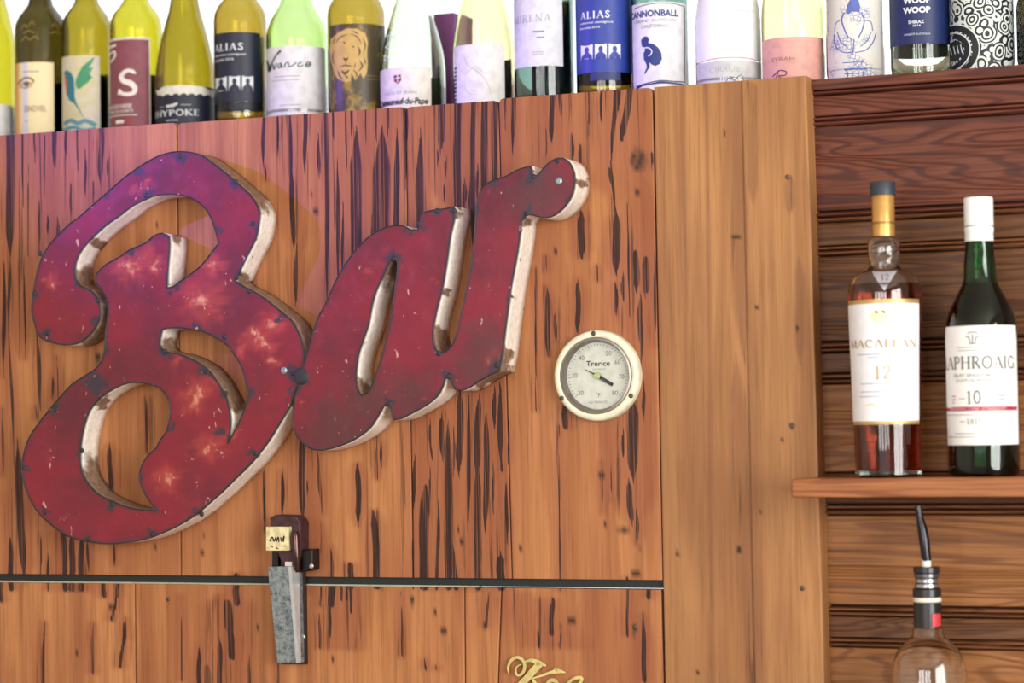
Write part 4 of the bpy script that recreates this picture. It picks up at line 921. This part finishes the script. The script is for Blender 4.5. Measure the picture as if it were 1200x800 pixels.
# 18 black and white paisley bottle
b = wine(1152, 37, 't', G_TEAL, 'bottle covered in black and white paisley pattern', -8)
t = NT('paisley_print'); v1 = t.coord(); wn = t.noise(v1, 26, 2); ad = t.n('ShaderNodeVectorMath', operation='ADD'); sc3 = t.n('ShaderNodeVectorMath', operation='SCALE'); cmb = t.n('ShaderNodeCombineXYZ')
for i in range(3): t.link(wn, cmb.inputs[i])
t.link(cmb.outputs[0], sc3.inputs[0]); sc3.inputs['Scale'].default_value = .012; t.link(v1, ad.inputs[0]); t.link(sc3.outputs[0], ad.inputs[1])
vo = t.n('ShaderNodeTexVoronoi', feature='F1'); t.link(ad.outputs[0], vo.inputs['Vector']); vo.inputs['Scale'].default_value = 62
rg = t.math('SINE', t.math('MULTIPLY', vo.outputs['Distance'], 26))
b.label(1113, 1190, -10, 94, t.out(t.mix(t.step(rg, -.25, .05), lin(20, 30, 34), lin(222, 228, 224)), .5), wrap=.4); b.back(-10, 96, flat((40, 44, 46), .6))
PW2 = flat((226, 232, 228), .5); PB2 = flat((18, 28, 32), .5)
for k, rr in enumerate((30, 20)):
    b.draw([ribbon([(1114+rr*math.cos(a), 57+rr*.95*math.sin(a)) for a in [math.radians(-88+11*i) for i in range(17)]], 7 if k == 0 else 6, 2)], PB2, 'paisley_band')
    b.draw([ribbon([(1114+(rr+4)*math.cos(a), 57+(rr+4)*.95*math.sin(a)) for a in [math.radians(-88+11*i) for i in range(17)]], 1.6, 2)], PW2, 'paisley_ring', .0009)
b.draw([poly(ellipse(1120, 56, 10, 12), 2)], PB2, 'paisley_eye', .0008); b.draw([ribbon([(1115+i*4, 50), (1117+i*4, 60)], 1.2, 1.5) for i in range(4)], PW2, 'paisley_rays', .0011)
# 19 dark bottle at the right edge
b = wine(1226, 33, 'b', G_DARK, 'dark bottle cut by the right picture edge', 10); b.label(1205, 1250, 20, 92, flat((40, 34, 34), .5)); b.back(20, 95, flat((30, 26, 24), .7))

# purple carton seen in the gap behind the pale green and the straw bottle
p0, p1 = at(506, 17, .345), at(532, 17, .345)
pbx = bevel(obj('carton', *box(p0.x, p1.x, .345, .4, ZDK, p0.z), flat((150, 84, 150), .6)), .001); tag(pbx, 'purple carton in the gap behind the pale green and straw bottles', 'carton')

# ------------------------------------------------------------------ shelf with the whiskies
YSF = -.1
zst, zsb = at(1050, 560, YSF).z, at(1050, 582.5, YSF).z
xs0 = at(927.5, 572, YSF).x
sh = bevel(obj('shelf', *box(xs0, 1.6, YSF, YB+.008, zsb, zst), SHELFM), .0015); tag(sh, kind=None)
tag(sh, 'reddish wooden shelf board holding the two whisky bottles', 'shelf')
YW = -.045
def capsule(b, z0, z1, r, mat, name, extra=()):
    return obj(name, *lathe([(r, z0)]+[(q*r, z0+(z1-z0)*t) for q, t in extra]+[(r, z1-.001), (r*.96, z1), (.0004, z1)], (b.x, b.y, 0), 36), mat, b.root, True, 40)
mac = Bottle('whisky_bottle', 1039, 440, YW, zst, [(38, 556), (39.5, 500), (41, 430), (42.5, 370), (42.8, 345), (42, 336), (38.5, 326.5), (31, 320), (21, 316.5), (17.5, 312), (17, 307), (19, 301), (19.8, 291), (19, 283), (15, 279), (13, 276), (12.5, 236)],
   G_CLEAR, 'amber whisky bottle with white label reading 12 and gold neck', 'whisky bottles on the shelf', .003)
t = NT('sherry_whisky'); t.b.inputs['Transmission Weight'].default_value = 1; t.b.inputs['IOR'].default_value = 1.36
WH = t.out(t.mix(t.step(t.noise(t.coord(), 20), .3, .8), (.42, .05, .008, 1), (.38, .045, .007, 1)), .0)
zi = [(r+.0005, z-.0003) for r, z in mac.inner if z < mac.z(331)]
obj('whisky', *lathe([(.0005, zi[0][1])]+zi+[(interp(mac.inner, mac.z(331))+.0005, mac.z(331)), (.0005, mac.z(331))], (mac.x, mac.y, 0), 48), WH, mac.root, True, 40)
GOLD = flat((206, 158, 88), .35, .6); LGOLD = flat((196, 162, 100), .4, .4)
capsule(mac, mac.z(277), mac.z(227), 13.3/mac.px, GOLD, 'neck_capsule'); capsule(mac, mac.z(227.5), mac.z(212), 15/mac.px, flat((44, 52, 64), .45), 'cap')
obj('capsule_ring', *lathe([(13.6/mac.px, mac.z(261.5)), (13.8/mac.px, mac.z(260.5)), (13.6/mac.px, mac.z(259))], (mac.x, mac.y, 0), 36), flat((150, 104, 50), .4, .6), mac.root, True)
mac.ring(mac.z(497), mac.z(350), -1.48, 1.14, LGOLD, 'label_border'); MW = flat((236, 236, 240), .5, 0, .03)
mac.ring(mac.z(493), mac.z(355), -1.45, 1.12, MW, 'label', .0006); mac.lab = mac.root.children[-1]
mac.lab = [o for o in mac.root.children if o.name.startswith('label') and 'border' not in o.name][0]
TG = flat((176, 146, 100), .5); mac.word(serif('MACALLAN', 1.05, .05), 999, 1072, 397, 407, TG, off=.001)
mac.word(serif('12', 1.0, .12), 1026, 1043, 428, 444, flat((190, 150, 92), .5), off=.001)
mac.draw(lines([(1006, 1055, 414.5), (1018, 1048, 418), (1010, 1056, 449), (1010, 1054, 458.5), (1008, 1055, 464)], .8), flat((140, 150, 182), .6), 'small_print', .001)
mac.draw([poly(ellipse(1031, 370, 10, 8), 3)], flat((232, 222, 186), .45), 'seal', .0009); mac.draw([ribbon([(1026, 364.5), (1029, 366)], 2, 1.2), ribbon([(1034, 364.5), (1037, 366)], 2, 1.2)], INK, 'seal_mark', .0012)
mac.draw([ribbon([(1024, 384), (1031, 381), (1039, 384)], .9, 1.5), ribbon([(1024, 388), (1038, 388)], .9, 1.5)], flat((216, 200, 170), .5), 'crest', .001)
mac.draw([ribbon([(1015, 475), (1022, 473), (1030, 476), (1045, 473), (1058, 475)], 1.2, 2)], flat((226, 208, 160), .5), 'signature', .001)
tri_o = [(1017.5, 317.5), (1024, 318.5), (1031, 319), (1039, 318.5), (1047, 317), (1041, 326), (1036, 334), (1031.5, 341.5), (1026, 333), (1021, 325)]
tv_, tf_ = poly(tri_o, 4)
zc, rt_ = mac.z(318), 24/mac.px
def tri_pt(u, v, off=0): # stiff paper triangle hung from the neck, resting on the shoulder
    a = (u-1032)/mac.px; t_ = (v-317)/24.0
    return Vector((mac.x, mac.y, at(1035, v, YW-.03).z))+mac.right*a+mac.to*(.0225+.019*t_+off)
nl = obj('neck_label', [tri_pt(u, v) for u, v in tv_]+[tri_pt(u, v, -.0006) for u, v in tv_], tf_+[tuple(i+len(tv_) for i in f[::-1]) for f in tf_], flat((216, 212, 222), .5), mac.root)
V, F = serif('12', 1.0, .1); obj('lettering', [tri_pt(1028+9*a, 329-7*c, .0005) for a, c in V], F, INK, nl)

lap = Bottle('whisky_bottle', 1151, 440, YW, zst, [(40.5, 556), (41.5, 545), (41.8, 470), (41.8, 392), (40.5, 378), (37, 365), (31, 352), (25, 341), (20.5, 332), (19, 325), (18.5, 310), (17, 295), (16, 284), (15.5, 262), (15, 240)],
   G_BOTT, 'dark green whisky bottle with white cap and white label reading 10', 'whisky bottles on the shelf', .003)
t = NT('dark_spirit'); t.b.inputs['Transmission Weight'].default_value = .6; t.b.inputs['IOR'].default_value = 1.36
zi = [(r+.0005, z-.0003) for r, z in lap.inner if z < lap.z(331)]
obj('whisky', *lathe([(.0005, zi[0][1])]+zi+[(interp(lap.inner, lap.z(331))+.0005, lap.z(331)), (.0005, lap.z(331))], (lap.x, lap.y, 0), 48), t.out(t.mix(t.step(t.noise(t.coord(), 20), .3, .8), (.02, .014, .004, 1), (.016, .01, .003, 1)), .02), lap.root, True, 40)
CAPW = flat((238, 240, 240), .4, 0, .03)
capsule(lap, lap.z(281.5), lap.z(264), 16.8/lap.px, CAPW, 'neck_capsule', ((.98, .5), (1.03, .8))); capsule(lap, lap.z(263.2), lap.z(230), 17/lap.px, CAPW, 'cap')
lap.ring(lap.z(521), lap.z(381), lap.ang(1108.5, 450), lap.ang(1191, 450), flat((236, 236, 232), .5, 0, .03), 'label'); lap.lab = [o for o in lap.root.children if o.name.startswith('label')][0]
DG = flat((96, 92, 96), .6); RD = flat((170, 40, 66), .5)
lap.word(serif('LAPHROAIG', 1.0, .02), 1108, 1186.5, 416.5, 432, DG); lap.word(sans('ISLAY SINGLE MALT', .01), 1119.5, 1170, 437, 441, GREYI); lap.word(sans('SCOTCH WHISKY', .01), 1122, 1166, 443.5, 447, GREYI)
lap.word(serif('10', 1.2, .1), 1134, 1149.5, 457, 473, DG); lap.draw(lines([(1125, 1132, 466.5), (1152, 1163, 465.5)], .9), GREYI, 'rule')
lap.draw(lines([(1117, 1121, 463.5), (1117, 1121, 467.5), (1117.5, 1120, 471), (1167, 1176, 463.5), (1168, 1176, 467.5)], 1.7), flat((208, 130, 140), .5), 'red_print')
lap.draw([poly([(1110, 476)]+[(1110+i*8, 476) for i in range(1, 10)]+[(1190, 476), (1190, 481)]+[(1190-i*8, 481) for i in range(1, 10)]+[(1110, 481)], 3)], RD, 'red_band'); lap.word(sans('ORIGINAL CASK STRENGTH', .01), 1115, 1177, 477, 480, flat((228, 180, 186), .5), off=.001)
lap.draw(lines([(1112, 1186, 485.5), (1120, 1166, 507.5), (1113, 1180, 511.5), (1123, 1165, 406.5), (1124, 1158, 410), (1126, 1132, 493.5), (1152, 1161, 493.5)], .9), GREYI, 'small_print'); lap.word(serif('1815', 1.0, .08), 1134, 1151, 490, 497, DG)
lap.draw([ribbon(p, 1.3, 1.2) for p in ([(1137, 401), (1136, 395), (1132, 393)], [(1140, 402), (1140, 391)], [(1143, 401), (1144, 395), (1148, 393)], [(1136, 402), (1144, 402)], [(1134, 390), (1140, 388.5), (1146, 390)])], flat((110, 112, 112), .6), 'crest')

# ------------------------------------------------------------------ clear bottle with pourer on the lower shelf
YC = -.05
zl = at(1088, 1010, YC).z
ls = bevel(obj('shelf', *box(xs0, 1.6, YSF, YB+.008, zl-.022, zl), SHELFM), .0015); tag(ls, 'lower wooden shelf board below the picture edge under the pourer bottle', 'shelf')
cb_ = Bottle('pourer_bottle', 1088, 770, YC, zl, [(41, 1010), (44, 1000), (44.5, 830), (44.3, 800), (43.3, 784), (40.5, 771), (35, 760), (27, 752), (21, 747.5), (18.5, 744), (18, 737), (15.5, 734), (15, 690)], G_CLEAR, 'clear glass bottle with black pourer spout below the shelf', None, .003)
def cyl(v1, v0, hw, mat, name, extra=()):
    z0, z1 = cb_.z(v1), cb_.z(v0); r = hw/cb_.px
    return obj(name, *lathe([(r*.94, z0), (r, z0+.0008), (r, z1-.0008), (r*.94, z1)], (cb_.x, cb_.y, 0), 32), mat, cb_.root, True, 40)
BK = flat((28, 26, 28), .3); CH = flat((170, 168, 170), .2, .9)
nb_ = cyl(737, 706, 16.2, BK, 'neck_band'); cb_.lab = nb_
cb_.ring(cb_.z(734), cb_.z(719), .3, 1.05, flat((192, 50, 56), .45), 'red_sticker', 1.6/cb_.px+.0006, 8, nb_)
cyl(706, 700.5, 16.4, flat((232, 224, 206), .5), 'white_ring'); cyl(700.5, 690, 16.8, BK, 'black_ring')
for v0 in (672, 678, 684): cyl(v0+5.6, v0, 14.6 if v0 != 678 else 13.6, CH if v0 != 672 else flat((96, 96, 100), .25, .7), 'pourer_ring')
cyl(672, 664.5, 15.5, BK, 'pourer_flange'); cyl(665, 655, 5.4, flat((232, 230, 222), .4), 'spout_stub')
pts = [(1086, 657), (1084.5, 645), (1083, 632), (1081, 620), (1078.5, 609), (1077, 600), (1076.3, 594)]
obj('spout', *tube([at(u, v, YC) for u, v in pts], [x/cb_.px for x in (5.6, 6, 6.4, 6, 4.6, 3.9, 4.0)], 16), flat((40, 40, 44), .18, .7), cb_.root, True)
obj('spout_tip', *tube([at(1076.5, 597, YC), at(1076.2, 592.5, YC)], [4.3/cb_.px, 4.1/cb_.px], 14), BK, cb_.root, True)
